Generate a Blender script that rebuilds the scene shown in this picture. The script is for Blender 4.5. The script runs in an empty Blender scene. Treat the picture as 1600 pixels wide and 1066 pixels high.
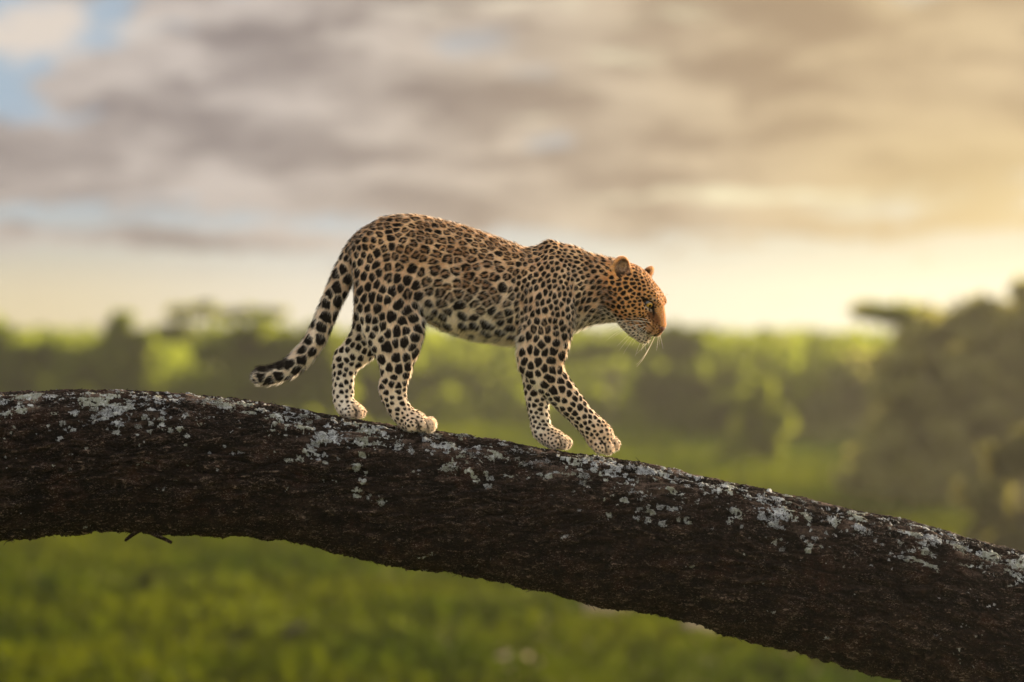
import bpy, math, random, time
import numpy as np
from mathutils import Vector, Matrix
from mathutils.kdtree import KDTree

T0 = time.time()
rng = np.random.default_rng(7)
random.seed(7)
sc = bpy.context.scene
COL = sc.collection

# ------------------------------------------------------------------ camera, sky, sun, exposure
K = 0.0022            # metres per photo pixel at the leopard's distance
DIST = 9.0            # metres from the camera to the leopard
CAMZ = 4.3            # height of the lens above the plain

cam_d = bpy.data.cameras.new("camera")
cam = bpy.data.objects.new("camera", cam_d)
COL.objects.link(cam)
cam.location = (0, -DIST, CAMZ)
cam.rotation_euler = (math.radians(90), 0, 0)
cam_d.sensor_width = 36
cam_d.lens = 36 * DIST / (1600 * K)
cam_d.clip_start = 0.1
cam_d.clip_end = 5000
cam_d.dof.use_dof = True
cam_d.dof.focus_distance = DIST - 0.08
cam_d.dof.aperture_fstop = 1.15
sc.camera = cam

SUN_AZ = math.radians(48)      # to the right of the view axis, behind the cat
SUN_EL = math.radians(15)
sun_d = bpy.data.lights.new("sun", 'SUN')
sun_d.energy = 5.0
sun_d.angle = math.radians(0.6)
sun_d.color = (1.0, 0.80, 0.55)
sun = bpy.data.objects.new("sun", sun_d)
COL.objects.link(sun)
sdir = Vector((math.sin(SUN_AZ) * math.cos(SUN_EL), math.cos(SUN_AZ) * math.cos(SUN_EL), math.sin(SUN_EL)))
sun.rotation_euler = sdir.to_track_quat('Z', 'Y').to_euler()
sun.location = (20, 10, 12)

sc.view_settings.view_transform = 'Standard'
sc.view_settings.look = 'None'
sc.view_settings.exposure = 1.55
sc.view_settings.gamma = 1.0
sc.view_settings.use_curve_mapping = False
sc.render.engine = 'CYCLES'
sc.cycles.use_denoising = True
sc.cycles.max_bounces = 8
sc.cycles.diffuse_bounces = 3
sc.cycles.transmission_bounces = 4
sc.cycles.transparent_max_bounces = 8
sc.cycles.volume_bounces = 1
sc.cycles.sample_clamp_indirect = 4.0
sc.cycles_curves.shape = 'RIBBONS'

world = bpy.data.worlds.new("World")
sc.world = world
world.use_nodes = True


class N:
    """small node-building helper"""
    def __init__(s, tree):
        s.t = tree; s.n = tree.nodes; s.l = tree.links

    def new(s, typ, **kw):
        n = s.n.new(typ)
        for a, b in kw.items():
            setattr(n, a, b)
        return n

    def put(s, sock, v):
        if v is None: return
        if isinstance(v, (int, float)): sock.default_value = v
        elif isinstance(v, (tuple, list)):
            v = tuple(v)
            if len(v) == 3 and len(sock.default_value) == 4: v = v + (1,)
            sock.default_value = v
        else: s.l.new(v, sock)

    def m(s, op, a, b=None, c=None, clamp=False):
        n = s.n.new('ShaderNodeMath'); n.operation = op; n.use_clamp = clamp
        s.put(n.inputs[0], a); s.put(n.inputs[1], b); s.put(n.inputs[2], c)
        return n.outputs[0]

    def vm(s, op, a, b=None):
        n = s.n.new('ShaderNodeVectorMath'); n.operation = op
        s.put(n.inputs[0], a); s.put(n.inputs[1], b)
        return n.outputs[0]

    def mix(s, f, a, b, blend='MIX'):
        n = s.n.new('ShaderNodeMix'); n.data_type = 'RGBA'; n.blend_type = blend; n.clamp_factor = True
        s.put(n.inputs[0], f); s.put(n.inputs[6], a); s.put(n.inputs[7], b)
        return n.outputs[2]

    def ramp(s, v, lo, hi, a=0.0, b=1.0):
        n = s.n.new('ShaderNodeMapRange'); n.interpolation_type = 'SMOOTHSTEP'
        s.put(n.inputs[0], v); n.inputs[1].default_value = lo; n.inputs[2].default_value = hi
        n.inputs[3].default_value = a; n.inputs[4].default_value = b
        return n.outputs[0]

    def noise(s, vec, scale, detail=4, rough=0.5, dist=0.0, color=False):
        n = s.n.new('ShaderNodeTexNoise')
        s.put(n.inputs['Vector'], vec); n.inputs['Scale'].default_value = scale
        n.inputs['Detail'].default_value = detail; n.inputs['Roughness'].default_value = rough
        n.inputs['Distortion'].default_value = dist
        return n.outputs['Color' if color else 'Fac']


def srgb(r, g, b):
    f = lambda c: (c / 255 / 12.92) if c / 255 <= 0.04045 else ((c / 255 + 0.055) / 1.055) ** 2.4
    return (f(r), f(g), f(b))


def build_world():
    nt = world.node_tree
    nt.nodes.clear()
    g = N(nt)
    out = g.new('ShaderNodeOutputWorld')
    bg = g.new('ShaderNodeBackground'); bg.inputs['Strength'].default_value = 0.06
    sky = g.new('ShaderNodeTexSky'); sky.sky_type = 'NISHITA'; sky.sun_disc = False
    sky.sun_elevation = SUN_EL; sky.sun_rotation = SUN_AZ
    sky.air_density = 1.0; sky.dust_density = 2.0; sky.ozone_density = 1.0
    tc = g.new('ShaderNodeTexCoord')
    sep = g.new('ShaderNodeSeparateXYZ'); g.l.new(tc.outputs['Generated'], sep.inputs[0])
    X, Y, Z = sep.outputs
    # azimuth and elevation of the direction, in hundredths of a radian-ish units of one photo pixel
    px = K / DIST
    az = g.m('DIVIDE', g.m('ARCTAN2', X, Y), px)
    el = g.m('DIVIDE', g.m('ARCSINE', Z), px)
    comb = g.new('ShaderNodeCombineXYZ'); g.l.new(az, comb.inputs[0]); g.l.new(el, comb.inputs[1])
    P = comb.outputs[0]
    # warp the cloud field so blobs break up into wisps
    st = g.vm('MULTIPLY', P, (0.0035, 0.010, 0.0))
    w1 = g.noise(st, 1.0, 5, 0.6, color=True)
    warp = g.vm('MULTIPLY', g.vm('SUBTRACT', w1, (0.5, 0.5, 0.5)), (260, 95, 0))
    st2 = g.vm('MULTIPLY', P, (0.012, 0.025, 0.0))
    w2 = g.noise(st2, 1.0, 4, 0.6, color=True)
    warp2 = g.vm('MULTIPLY', g.vm('SUBTRACT', w2, (0.5, 0.5, 0.5)), (60, 34, 0))
    Q = g.vm('ADD', g.vm('ADD', P, warp), warp2)

    def blob(cx, cy, rx, ry, src=Q):
        # cx, cy: photo pixels; soft gaussian
        d = g.vm('SUBTRACT', src, (cx - 800, 533 - cy, 0))
        d = g.vm('DIVIDE', d, (rx, ry, 1))
        n = g.new('ShaderNodeVectorMath', operation='DOT_PRODUCT')
        g.l.new(d, n.inputs[0]); g.l.new(d, n.inputs[1])
        return g.m('EXPONENT', g.m('MULTIPLY', n.outputs['Value'], -1.0))

    def add(lst):
        r = None
        for b in lst:
            v = b[4] if len(b) > 4 else 1.0
            e = g.m('MULTIPLY', blob(*b[:4]), v)
            r = e if r is None else g.m('ADD', r, e)
        return r
    # open-sky colour: pale blue high up on the left, cream at the horizon, yellow to the right
    S = 5.55
    def C(r, gg, b, k=1.0): return tuple(c * S * k for c in srgb(r, gg, b))
    right = g.ramp(az, -350, 820)
    low = g.ramp(el, 20, 260)
    clear_hi = g.mix(right, C(158, 180, 202), C(200, 190, 168))
    clear_hi = g.mix(0.12, clear_hi, sky.outputs[0])
    left_low = g.mix(g.ramp(az, -800, -150), C(222, 206, 168), C(236, 229, 212))
    clear_lo = g.mix(g.ramp(az, -150, 560), left_low, C(248, 244, 214))
    clear = g.mix(low, clear_lo, clear_hi)
    # cloud colour: mauve-grey left, tan-gold right, with lit and shaded billows
    cshade = g.mix(g.ramp(az, -500, 650), C(146, 136, 134), C(172, 147, 116))
    clit = g.mix(g.ramp(az, -500, 650), C(204, 193, 185), C(214, 190, 150))
    n3 = g.noise(g.vm('MULTIPLY', Q, (0.0036, 0.0150, 0)), 1.0, 7, 0.58)
    cl = g.mix(g.ramp(n3, 0.38, 0.62), cshade, clit)
    # brighter gold toward the sun low at the right edge
    cl = g.mix(g.m('MULTIPLY', g.ramp(az, 250, 900), g.ramp(el, 420, 180)), cl, C(226, 200, 142))
    dens = add([(370, 110, 170, 85), (140, 140, 110, 34), (330, 235, 330, 62), (120, 265, 330, 48), (620, 175, 300, 115), (820, 250, 420, 80),
                (480, 90, 200, 80), (1150, 190, 420, 110), (1500, 170, 330, 150), (1250, 60, 480, 50),
                (1400, 352, 330, 13, .85), (1150, 385, 260, 6, .5), (330, 428, 260, 6, .4), (200, 375, 330, 17, 1.15), (470, 392, 170, 10, .7), (20, 305, 60, 10, .6), (850, -10, 220, 18, .8),
                (620, 325, 260, 14, .5), (900, 345, 300, 18, .35), (700, 0, 900, 30, .5)])
    # scattered cloud elsewhere in the sky, from noise
    far = g.noise(g.vm('MULTIPLY', P, (0.0016, 0.004, 0)), 1.0, 6, 0.55)
    outside = g.m('MAXIMUM', g.ramp(g.m('ABSOLUTE', az), 850, 1300), g.ramp(el, 520, 800))
    outside = g.m('MULTIPLY', outside, g.ramp(el, 60, 200))
    dens = g.m('ADD', dens, g.m('MULTIPLY', g.m('MULTIPLY', g.ramp(far, 0.38, 0.62), 1.0), outside))
    wisp = g.noise(g.vm('MULTIPLY', Q, (0.0055, 0.026, 0)), 1.0, 8, 0.62)
    mask = g.ramp(g.m('ADD', dens, g.m('MULTIPLY', g.m('SUBTRACT', wisp, 0.5), 2.2)), 0.22, 0.70)
    col = g.mix(mask, clear, cl)
    # bright sunlit edges and openings
    br = add([(55, 60, 110, 48, 1.1), (230, 60, 60, 20, .6), (290, 30, 90, 26, .6), (940, 85, 120, 16, .62), (830, 195, 110, 9, .62), (1130, 300, 240, 13, .95), (640, 30, 120, 12, .6), (470, 60, 120, 20, .5), (980, 345, 160, 7, .6), (350, 362, 120, 6, .6),
              (1370, 322, 120, 16, .75), (780, 320, 150, 8, .5), (770, 4, 110, 10, .8), (1040, 32, 120, 8, .6), (20, 300, 45, 8, .8)])
    wb = g.ramp(g.m('ADD', br, g.m('MULTIPLY', g.m('SUBTRACT', wisp, 0.5), 2.0)), 0.30, 0.95)
    bright = g.mix(g.ramp(az, -400, 400), C(226, 214, 202), C(250, 240, 200))
    col = g.mix(wb, col, bright)
    bl = add([(165, 30, 48, 42, .95), (25, 160, 45, 30, .9), (70, 188, 60, 10, .8), (740, 75, 120, 34, .62), (830, 130, 90, 20, .45), (860, 222, 60, 12, .6)])
    wbl = g.ramp(g.m('ADD', bl, g.m('MULTIPLY', g.m('SUBTRACT', wisp, 0.5), 0.7)), 0.25, 0.95)
    col = g.mix(g.m('MULTIPLY', wbl, 0.85), col, C(165, 186, 204))
    # overhead and behind the camera the sky is brightened as added fill for the shaded flank
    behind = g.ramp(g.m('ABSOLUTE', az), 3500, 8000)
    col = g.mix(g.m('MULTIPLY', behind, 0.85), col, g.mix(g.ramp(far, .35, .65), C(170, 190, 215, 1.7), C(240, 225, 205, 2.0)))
    # ground half
    col = g.mix(g.ramp(el, -60, 0), C(120, 115, 80, .6), col)
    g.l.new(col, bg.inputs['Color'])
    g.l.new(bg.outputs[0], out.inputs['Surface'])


build_world()

# ------------------------------------------------------------------ numpy noise
def _hash(ix, iy, iz, seed):
    h = (ix * 374761393 + iy * 668265263 + iz * 2147483647 + seed * 974634777) & 0xFFFFFFFF
    h = ((h ^ (h >> 13)) * 1274126177) & 0xFFFFFFFF
    h = ((h ^ (h >> 15)) * 2246822519) & 0xFFFFFFFF
    return (h ^ (h >> 16)) & 0xFFFFFFFF


def gnoise(P, seed=0):
    """gradient noise, about -1..1; P is (n,3)"""
    P = np.asarray(P, np.float64)
    I = np.floor(P).astype(np.int64)
    F = (P - I)
    U = F * F * F * (F * (F * 6 - 15) + 10)
    res = np.zeros(len(P))
    for dx in (0, 1):
        wx = U[:, 0] if dx else 1 - U[:, 0]
        for dy in (0, 1):
            wy = U[:, 1] if dy else 1 - U[:, 1]
            for dz in (0, 1):
                wz = U[:, 2] if dz else 1 - U[:, 2]
                h = _hash(I[:, 0] + dx, I[:, 1] + dy, I[:, 2] + dz, seed)
                gx = ((h & 1023) / 511.5) - 1
                gy = (((h >> 10) & 1023) / 511.5) - 1
                gz = (((h >> 20) & 1023) / 511.5) - 1
                res += wx * wy * wz * (gx * (F[:, 0] - dx) + gy * (F[:, 1] - dy) + gz * (F[:, 2] - dz))
    return res * 1.5


def fbm(P, oct=4, seed=0, gain=0.5):
    r = 0; a = 1; P = np.asarray(P, float)
    for i in range(oct):
        r = r + a * gnoise(P * (2 ** i), seed + i * 17)
        a *= gain
    return r


def sstep(x, a, b):
    t = np.clip((x - a) / (b - a), 0, 1)
    return t * t * (3 - 2 * t)


# ------------------------------------------------------------------ mesh and material helpers
def mat(name):
    m = bpy.data.materials.new(name); m.use_nodes = True
    m.node_tree.nodes.clear()
    return m, N(m.node_tree)


def finish(g, shader, disp=None):
    o = g.new('ShaderNodeOutputMaterial')
    g.l.new(shader, o.inputs['Surface'])


def mesh_np(name, V, F, smooth=True, material=None, attrs=None, colors=None):
    """fast mesh from numpy: V (n,3), F (m,3|4)"""
    me = bpy.data.meshes.new(name)
    F = np.asarray(F, np.int32); n = F.shape[1]
    me.vertices.add(len(V)); me.vertices.foreach_set('co', np.asarray(V, np.float32).ravel())
    me.loops.add(F.size); me.loops.foreach_set('vertex_index', F.ravel())
    me.polygons.add(len(F))
    me.polygons.foreach_set('loop_start', np.arange(0, F.size, n, dtype=np.int32))
    me.polygons.foreach_set('loop_total', np.full(len(F), n, np.int32))
    me.polygons.foreach_set('use_smooth', np.full(len(F), smooth, bool))
    me.update(calc_edges=True)
    for k, a in (attrs or {}).items():
        at = me.attributes.new(k, 'FLOAT', 'POINT'); at.data.foreach_set('value', np.asarray(a, np.float32))
    for k, a in (colors or {}).items():
        at = me.attributes.new(k, 'FLOAT_COLOR', 'POINT')
        c = np.ones((len(V), 4), np.float32); c[:, :3] = a
        at.data.foreach_set('color', c.ravel())
    if material: me.materials.append(material)
    return me


def link(name, me, parent=None, **props):
    o = bpy.data.objects.new(name, me); COL.objects.link(o)
    if parent is not None: o.parent = parent
    for k, v in props.items(): o[k] = v
    return o


def empty(name, loc=(0, 0, 0), **props):
    o = bpy.data.objects.new(name, None); COL.objects.link(o); o.location = loc
    o.empty_display_size = 0.1
    for k, v in props.items(): o[k] = v
    return o


def W(px_, py_, Y=0.0):
    """photo pixel at the leopard's own distance (Y px further away) -> world point"""
    return np.array([(px_ - 800) * K, Y * K, CAMZ + (533 - py_) * K])


def to_world(P):
    """leopard space (X right, Y away, Z = -py; photo-pixel units) -> world"""
    Q = np.empty_like(P, dtype=float)
    Q[:, 0] = (P[:, 0] - 800) * K; Q[:, 1] = P[:, 1] * K; Q[:, 2] = CAMZ + (533 + P[:, 2]) * K
    return Q


def tube_mesh(pts, radii, sides=6):
    """(V,F) of a tapering tube along pts"""
    pts = np.asarray(pts, float); n = len(pts)
    V = []; up = np.array([0.13, 0.31, 0.94])
    for i in range(n):
        t = pts[min(i + 1, n - 1)] - pts[max(i - 1, 0)]; t /= np.linalg.norm(t) + 1e-9
        a = np.cross(t, up); a /= np.linalg.norm(a) + 1e-9; b = np.cross(t, a)
        for j in range(sides):
            an = 2 * math.pi * j / sides
            V.append(pts[i] + radii[i] * (math.cos(an) * a + math.sin(an) * b))
    F = []
    for i in range(n - 1):
        for j in range(sides):
            k = (j + 1) % sides
            F.append((i * sides + j, i * sides + k, (i + 1) * sides + k, (i + 1) * sides + j))
    return np.array(V), np.array(F)


def join(parts):
    V = []; F = []; o = 0
    for v, f in parts:
        V.append(v); F.append(np.asarray(f) + o); o += len(v)
    return np.concatenate(V), np.concatenate(F)

# ------------------------------------------------------------------ plain, far bush, single trees, air
PXR = K / DIST       # radians per photo pixel


def far(px_, py_, d):
    """point seen at a photo pixel, d metres from the camera"""
    return np.array([(px_ - 800) * PXR * d, d - DIST, CAMZ + (533 - py_) * PXR * d])


def hill(x, y):
    return 0.0 * x


def ground_mat():
    m, g = mat("savanna_ground")
    geo = g.new('ShaderNodeNewGeometry')
    P = geo.outputs['Position']
    n1 = g.noise(P, 0.16, 5, .6); n2 = g.noise(P, 0.9, 4, .6); n3 = g.noise(P, 0.045, 3, .5)
    c = g.mix(g.ramp(n1, .36, .64), (.050, .072, .004), (.125, .138, .008))
    c = g.mix(g.ramp(n3, .42, .62, 0, .7), c, (.17, .172, .024))
    c = g.mix(g.m('MULTIPLY', g.ramp(n2, .58, .75), .35), c, (.20, .15, .08))
    p = g.new('ShaderNodeBsdfPrincipled'); g.l.new(c, p.inputs['Base Color'])
    p.inputs['Roughness'].default_value = .95; p.inputs['Specular IOR Level'].default_value = .1
    b = g.new('ShaderNodeBump'); b.inputs['Strength'].default_value = .6; b.inputs['Distance'].default_value = .25
    g.l.new(g.noise(P, 2.2, 5, .65), b.inputs['Height']); g.l.new(b.outputs[0], p.inputs['Normal'])
    finish(g, p.outputs[0])
    return m


xs = np.concatenate([-np.geomspace(2600, 42, 16), np.linspace(-40, 40, 81), np.geomspace(42, 2600, 16)])
ys = np.concatenate([-np.geomspace(600, 22, 8), np.linspace(-20, 120, 141), np.geomspace(125, 4500, 26)])
gx, gy = np.meshgrid(xs, ys, indexing='ij')
gp = np.column_stack([gx.ravel(), gy.ravel(), np.zeros(gx.size)])
gp[:, 2] = 0.16 * fbm(gp / 9.0, 3, 3) * sstep(-np.hypot(gp[:, 0], gp[:, 1]), -300, -150)
ii = np.arange(len(xs) - 1)[:, None] * len(ys) + np.arange(len(ys) - 1)[None, :]
ii = ii.ravel()
gf = np.column_stack([ii, ii + len(ys), ii + len(ys) + 1, ii + 1])
link("ground", mesh_np("ground", gp, gf, True, ground_mat()), kind="structure")


def leaf_mat(name="foliage", tr=.70):
    m, g = mat(name)
    a = g.new('ShaderNodeAttribute', attribute_name='tint')
    d = g.new('ShaderNodeBsdfDiffuse'); g.l.new(a.outputs['Color'], d.inputs['Color'])
    t = g.new('ShaderNodeBsdfTranslucent'); g.l.new(g.mix(1, a.outputs['Color'], (1.4, 1.4, .65), 'MULTIPLY'), t.inputs['Color'])
    mx = g.new('ShaderNodeMixShader'); mx.inputs[0].default_value = tr
    g.l.new(d.outputs[0], mx.inputs[1]); g.l.new(t.outputs[0], mx.inputs[2])
    finish(g, mx.outputs[0])
    return m


def bark_plain():
    m, g = mat("far_bark")
    tc = g.new('ShaderNodeTexCoord')
    p = g.new('ShaderNodeBsdfPrincipled')
    g.l.new(g.mix(g.noise(tc.outputs['Object'], 6, 4), (.05, .035, .025), (.13, .10, .075)), p.inputs['Base Color'])
    p.inputs['Roughness'].default_value = .9
    finish(g, p.outputs[0])
    return m


M_leaf = leaf_mat(); M_grass = leaf_mat('grass_blades', .3); M_fbark = bark_plain()


def cards(P, size, r=rng, flat=.0):
    """leaf clumps: bent little rhombs at points P"""
    n = len(P)
    a = r.normal(size=(n, 3)); a[:, 2] *= (1 - flat); a /= np.linalg.norm(a, axis=1, keepdims=True)
    b = r.normal(size=(n, 3)); b -= a * (a * b).sum(1, keepdims=True); b /= np.linalg.norm(b, axis=1, keepdims=True)
    s = (size * r.uniform(.6, 1.4, n))[:, None]
    V = np.stack([P - a * s, P + b * s * .55, P + a * s, P - b * s * .55], 1).reshape(-1, 3)
    F = np.arange(4 * n).reshape(-1, 4)
    return V, F


def crown_points(blobs, n):
    """points spread through ellipsoidal clumps, denser at the rim"""
    out = []
    vol = np.array([b[3] * b[4] * b[5] for b in blobs]) ** (2 / 3)
    cnt = np.maximum((n * vol / vol.sum()).astype(int), 8)
    for b, c in zip(blobs, cnt):
        d = rng.normal(size=(c, 3)); d /= np.linalg.norm(d, axis=1, keepdims=True)
        rr = rng.uniform(.45, 1.05, c) ** .6
        out.append(np.array(b[:3]) + d * rr[:, None] * np.array(b[3:6]) * rng.uniform(.85, 1.1, (c, 1)))
    return np.concatenate(out)


G_DARK = np.array([.125, .155, .022]); G_MID = np.array([.130, .160, .022]); G_YEL = np.array([.160, .182, .028]); G_OLV = np.array([.31, .29, .14])  # G_OLV is lightened to stand in for glare and haze at right


def tint_for(P, a, b, scale=1.2, seed=1):
    t = np.clip(.5 + .6 * fbm(P / scale, 2, seed) + rng.normal(0, .18, len(P)), 0, 1)[:, None]
    return np.repeat(a * (1 - t) + b * t, 4, axis=0)


def tree(base, blobs, n, size, ca, cb, label, cat, name, trunk_r=.12, group=None, flat=0.0, forks=4, lean=0.0):
    root_ = empty(name, tuple(base), label=label, category=cat)
    if group: root_['group'] = group
    blobs = [(b[0] - base[0], b[1] - base[1], b[2] - base[2], b[3], b[4], b[5]) for b in blobs]
    if cat != "tree":                                  # bushes are leafy down to the ground
        low = []
        for b in blobs:
            z_ = b[2] - b[5] * .7
            while z_ > .25:
                z_ -= b[5] * .55
                low.append((b[0] * 1.03 + rng.normal(0, .35) * b[3], b[1] + rng.normal(0, .35) * b[3], max(z_, .2), b[3] * rng.uniform(.75, 1.35), b[4] * rng.uniform(.9, 1.3), max(b[5] * .7, .25)))
        n = int(n * (1 + .55 * len(low) / len(blobs)))
        blobs = blobs + low
        fine_b = []
        for b in blobs:                                # break each mass into many small leafy clumps
            for _ in range(8):
                o3 = rng.normal(size=3); o3 *= rng.uniform(.35, .9) / np.linalg.norm(o3)
                s_ = rng.uniform(.22, .42)
                fine_b.append((b[0] + o3[0] * b[3], b[1] + o3[1] * b[4], max(b[2] + o3[2] * b[5], .2), b[3] * s_, b[4] * s_, b[5] * s_ * 1.1))
        forks_b = blobs; blobs = fine_b
    P = crown_points(blobs, n)
    P[:, 2] = np.maximum(P[:, 2], .05)
    V, F = cards(P, size, flat=flat)
    link("crown", mesh_np("crown", V, F, False, M_leaf, colors={'tint': tint_for(P, ca, cb)}), root_)
    if cat != "tree": blobs = forks_b
    parts = []
    cz = np.mean([b[2] for b in blobs]); hz = max(cz * .45, .3)
    parts.append(tube_mesh([(0, 0, -.1), (lean * .4, 0, hz * .5), (lean, .05, hz)], [trunk_r * 1.3, trunk_r, trunk_r * .85], 7))
    for b in blobs[:max(forks, 3)]:
        parts.append(tube_mesh([(lean, .05, hz * .97), (lean + (b[0] - lean) * .45, b[1] * .4, hz + (b[2] - hz) * .6), (b[0], b[1], b[2] + b[5] * .3)],
                               [trunk_r * .7, trunk_r * .42, trunk_r * .12], 5))
    V, F = join(parts)
    link("trunk", mesh_np("trunk", V, F, True, M_fbark), root_)
    return root_


def blobs_px(lst, d, depth=1.0):
    """crown clumps: (px, py, rx px, rz px) seen at distance d"""
    out = []
    for q, (x, y, rx, rz) in enumerate(lst):
        c = far(x, y, d + rng.uniform(-.5, .5) * depth)
        s = PXR * d
        out.append((c[0], c[1], c[2], rx * s, rx * s * .8 * depth, rz * s))
    return out


def px_tree(name, cat, label, d, clumps, foot_px, n, size, ca, cb, **kw):
    b = far(foot_px, 533, d); b[2] = 0.0
    gpy = 533 + CAMZ / (PXR * d)                        # where the plain lies at that distance
    clumps = [(x, min(y, gpy - rz * .6), rx, rz) for x, y, rx, rz in clumps]
    return tree(b, blobs_px(clumps, d), n, size, ca, cb, label, cat, name, **kw)


# single trees and bushes that stand out of the skyline, left to right
px_tree("bush", "bush", "ragged dark green bush with spiky top, first on the skyline at the left", 120,
        [(10, 545, 70, 32), (80, 552, 60, 35), (40, 600, 90, 60), (-50, 560, 70, 45)], 40, 1500, .48, G_DARK, G_MID)
px_tree("bush", "bush", "pointed green bush on the left skyline, next to the ragged dark one", 115,
        [(180, 535, 42, 38), (160, 585, 75, 50), (215, 560, 40, 40), (130, 570, 50, 35)], 175, 1500, .44, G_MID, G_YEL)
px_tree("acacia_tree", "tree", "airy thin acacia whose wispy top branches rise above the left skyline", 120,
        [(290, 488, 26, 7), (322, 480, 20, 6), (352, 492, 30, 6), (392, 488, 24, 7), (428, 490, 20, 6), (270, 520, 30, 14)], 330, 330, .36, G_MID, G_OLV, flat=.6, trunk_r=.09)
px_tree("bush", "bush", "broad rounded green bush on the skyline behind the hanging tail", 110,
        [(430, 522, 75, 34), (370, 545, 70, 36), (490, 545, 60, 34), (420, 600, 120, 60)], 425, 2400, .48, G_MID, G_YEL)
px_tree("bush", "bush", "low bright green bush seen between the tail and the hind legs", 130,
        [(560, 545, 60, 26), (520, 560, 60, 26), (600, 560, 60, 30)], 560, 1300, .46, G_MID, G_YEL)
px_tree("bush", "bush", "wide yellow green bush seen under the belly", 140,
        [(720, 545, 70, 26), (780, 555, 60, 28), (670, 560, 60, 28), (730, 590, 110, 45)], 725, 1900, .5, G_MID, G_YEL)
px_tree("acacia_tree", "tree", "dark flat acacia right of the chest, below the throat", 120,
        [(905, 548, 40, 9), (950, 540, 40, 8), (990, 545, 38, 9)], 955, 520, .38, G_DARK, G_MID, flat=.5, trunk_r=.12)
px_tree("bush", "bush", "rounded mound of green bush just right of the leopard's chin", 115,
        [(1078, 530, 40, 27), (1050, 548, 44, 30), (1115, 550, 40, 26), (1080, 590, 75, 50)], 1080, 1700, .46, G_DARK, G_MID)
px_tree("acacia_tree", "tree", "low flat topped dark acacia right of the rounded mound", 135,
        [(1160, 541, 60, 11), (1210, 539, 55, 10), (1120, 545, 40, 10)], 1165, 900, .42, G_DARK, G_OLV, flat=.5)
px_tree("acacia_tree", "tree", "second flat topped acacia, left of the tall umbrella crown", 130,
        [(1280, 541, 48, 10), (1325, 540, 40, 10), (1250, 545, 40, 10)], 1285, 800, .42, G_DARK, G_OLV, flat=.5)
px_tree("acacia_tree", "tree", "umbrella acacia whose flat crown juts left above the right skyline", 70,
        [(1368, 487, 38, 10), (1410, 492, 44, 14), (1455, 505, 44, 18), (1350, 484, 20, 6)], 1500, 1300, .2, G_DARK, G_OLV, flat=.4, trunk_r=.08)
px_tree("bush", "bush", "tall hazy olive bush rising along the right edge of the view", 66,
        [(1600, 488, 70, 40), (1530, 508, 70, 34), (1465, 525, 60, 36), (1410, 555, 60, 36), (1560, 600, 110, 80), (1660, 500, 80, 60), (1470, 640, 90, 70), (1620, 680, 100, 90)],
        1570, 7500, .24, G_OLV * .9, G_OLV * 1.15)
px_tree("bush", "bush", "brownish shrub in front of the tall hazy bush, lower right", 46,
        [(1590, 740, 60, 60), (1640, 700, 60, 70), (1540, 790, 50, 50)], 1600, 1500, .16, G_OLV * .45, G_OLV * .7)
px_tree("bush", "bush", "olive bush with yellowed leaves left of the tall hazy one", 105,
        [(1330, 590, 60, 42), (1400, 580, 60, 44), (1370, 640, 90, 50)], 1365, 1500, .36, G_MID, G_OLV)
px_tree("bush", "bush", "small yellow green bush in the clearing, right of the reaching paw", 88,
        [(1170, 620, 34, 40), (1200, 650, 34, 34)], 1180, 500, .28, G_YEL, G_YEL * 1.25)

# bare dead twigs sticking up out of the right-hand bush
def dead_branch(foot, tops, d, label):
    b = far(foot[0], foot[1], d); o = empty("dead_branch", tuple(b), label=label, category="branch", group="dead branches above the right hand bush")
    parts = []
    main = [np.zeros(3)]
    for (x, y) in tops[0]: main.append(far(x, y, d) - b)
    main = np.array(main)
    parts.append(tube_mesh(main, np.linspace(.085, .03, len(main)), 6))
    for q in tops[1:]:
        pts = [far(x, y, d + .1 * j) - b for j, (x, y) in enumerate(q)]
        parts.append(tube_mesh(pts, np.linspace(.05, .02, len(pts)), 5))
    V, F = join(parts)
    link("limb", mesh_np("limb", V, F, True, M_fbark), o)


dead_branch((1485, 530), [[(1470, 500), (1455, 478), (1450, 468)], [(1466, 492), (1480, 478), (1490, 472)], [(1460, 484), (1446, 476), (1432, 478)]], 74,
            "dead branch leaning left above the right hand bush")
dead_branch((1530, 520), [[(1515, 495), (1500, 470), (1495, 460)], [(1512, 490), (1530, 480), (1538, 458)], [(1505, 478), (1494, 476), (1482, 482)]], 74,
            "forked dead branch upright in the middle above the right hand bush")
dead_branch((1590, 500), [[(1586, 470), (1578, 452), (1577, 444)], [(1584, 465), (1598, 455), (1606, 448)]], 74,
            "dark dead stub at the far right above the hazy bush")

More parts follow.
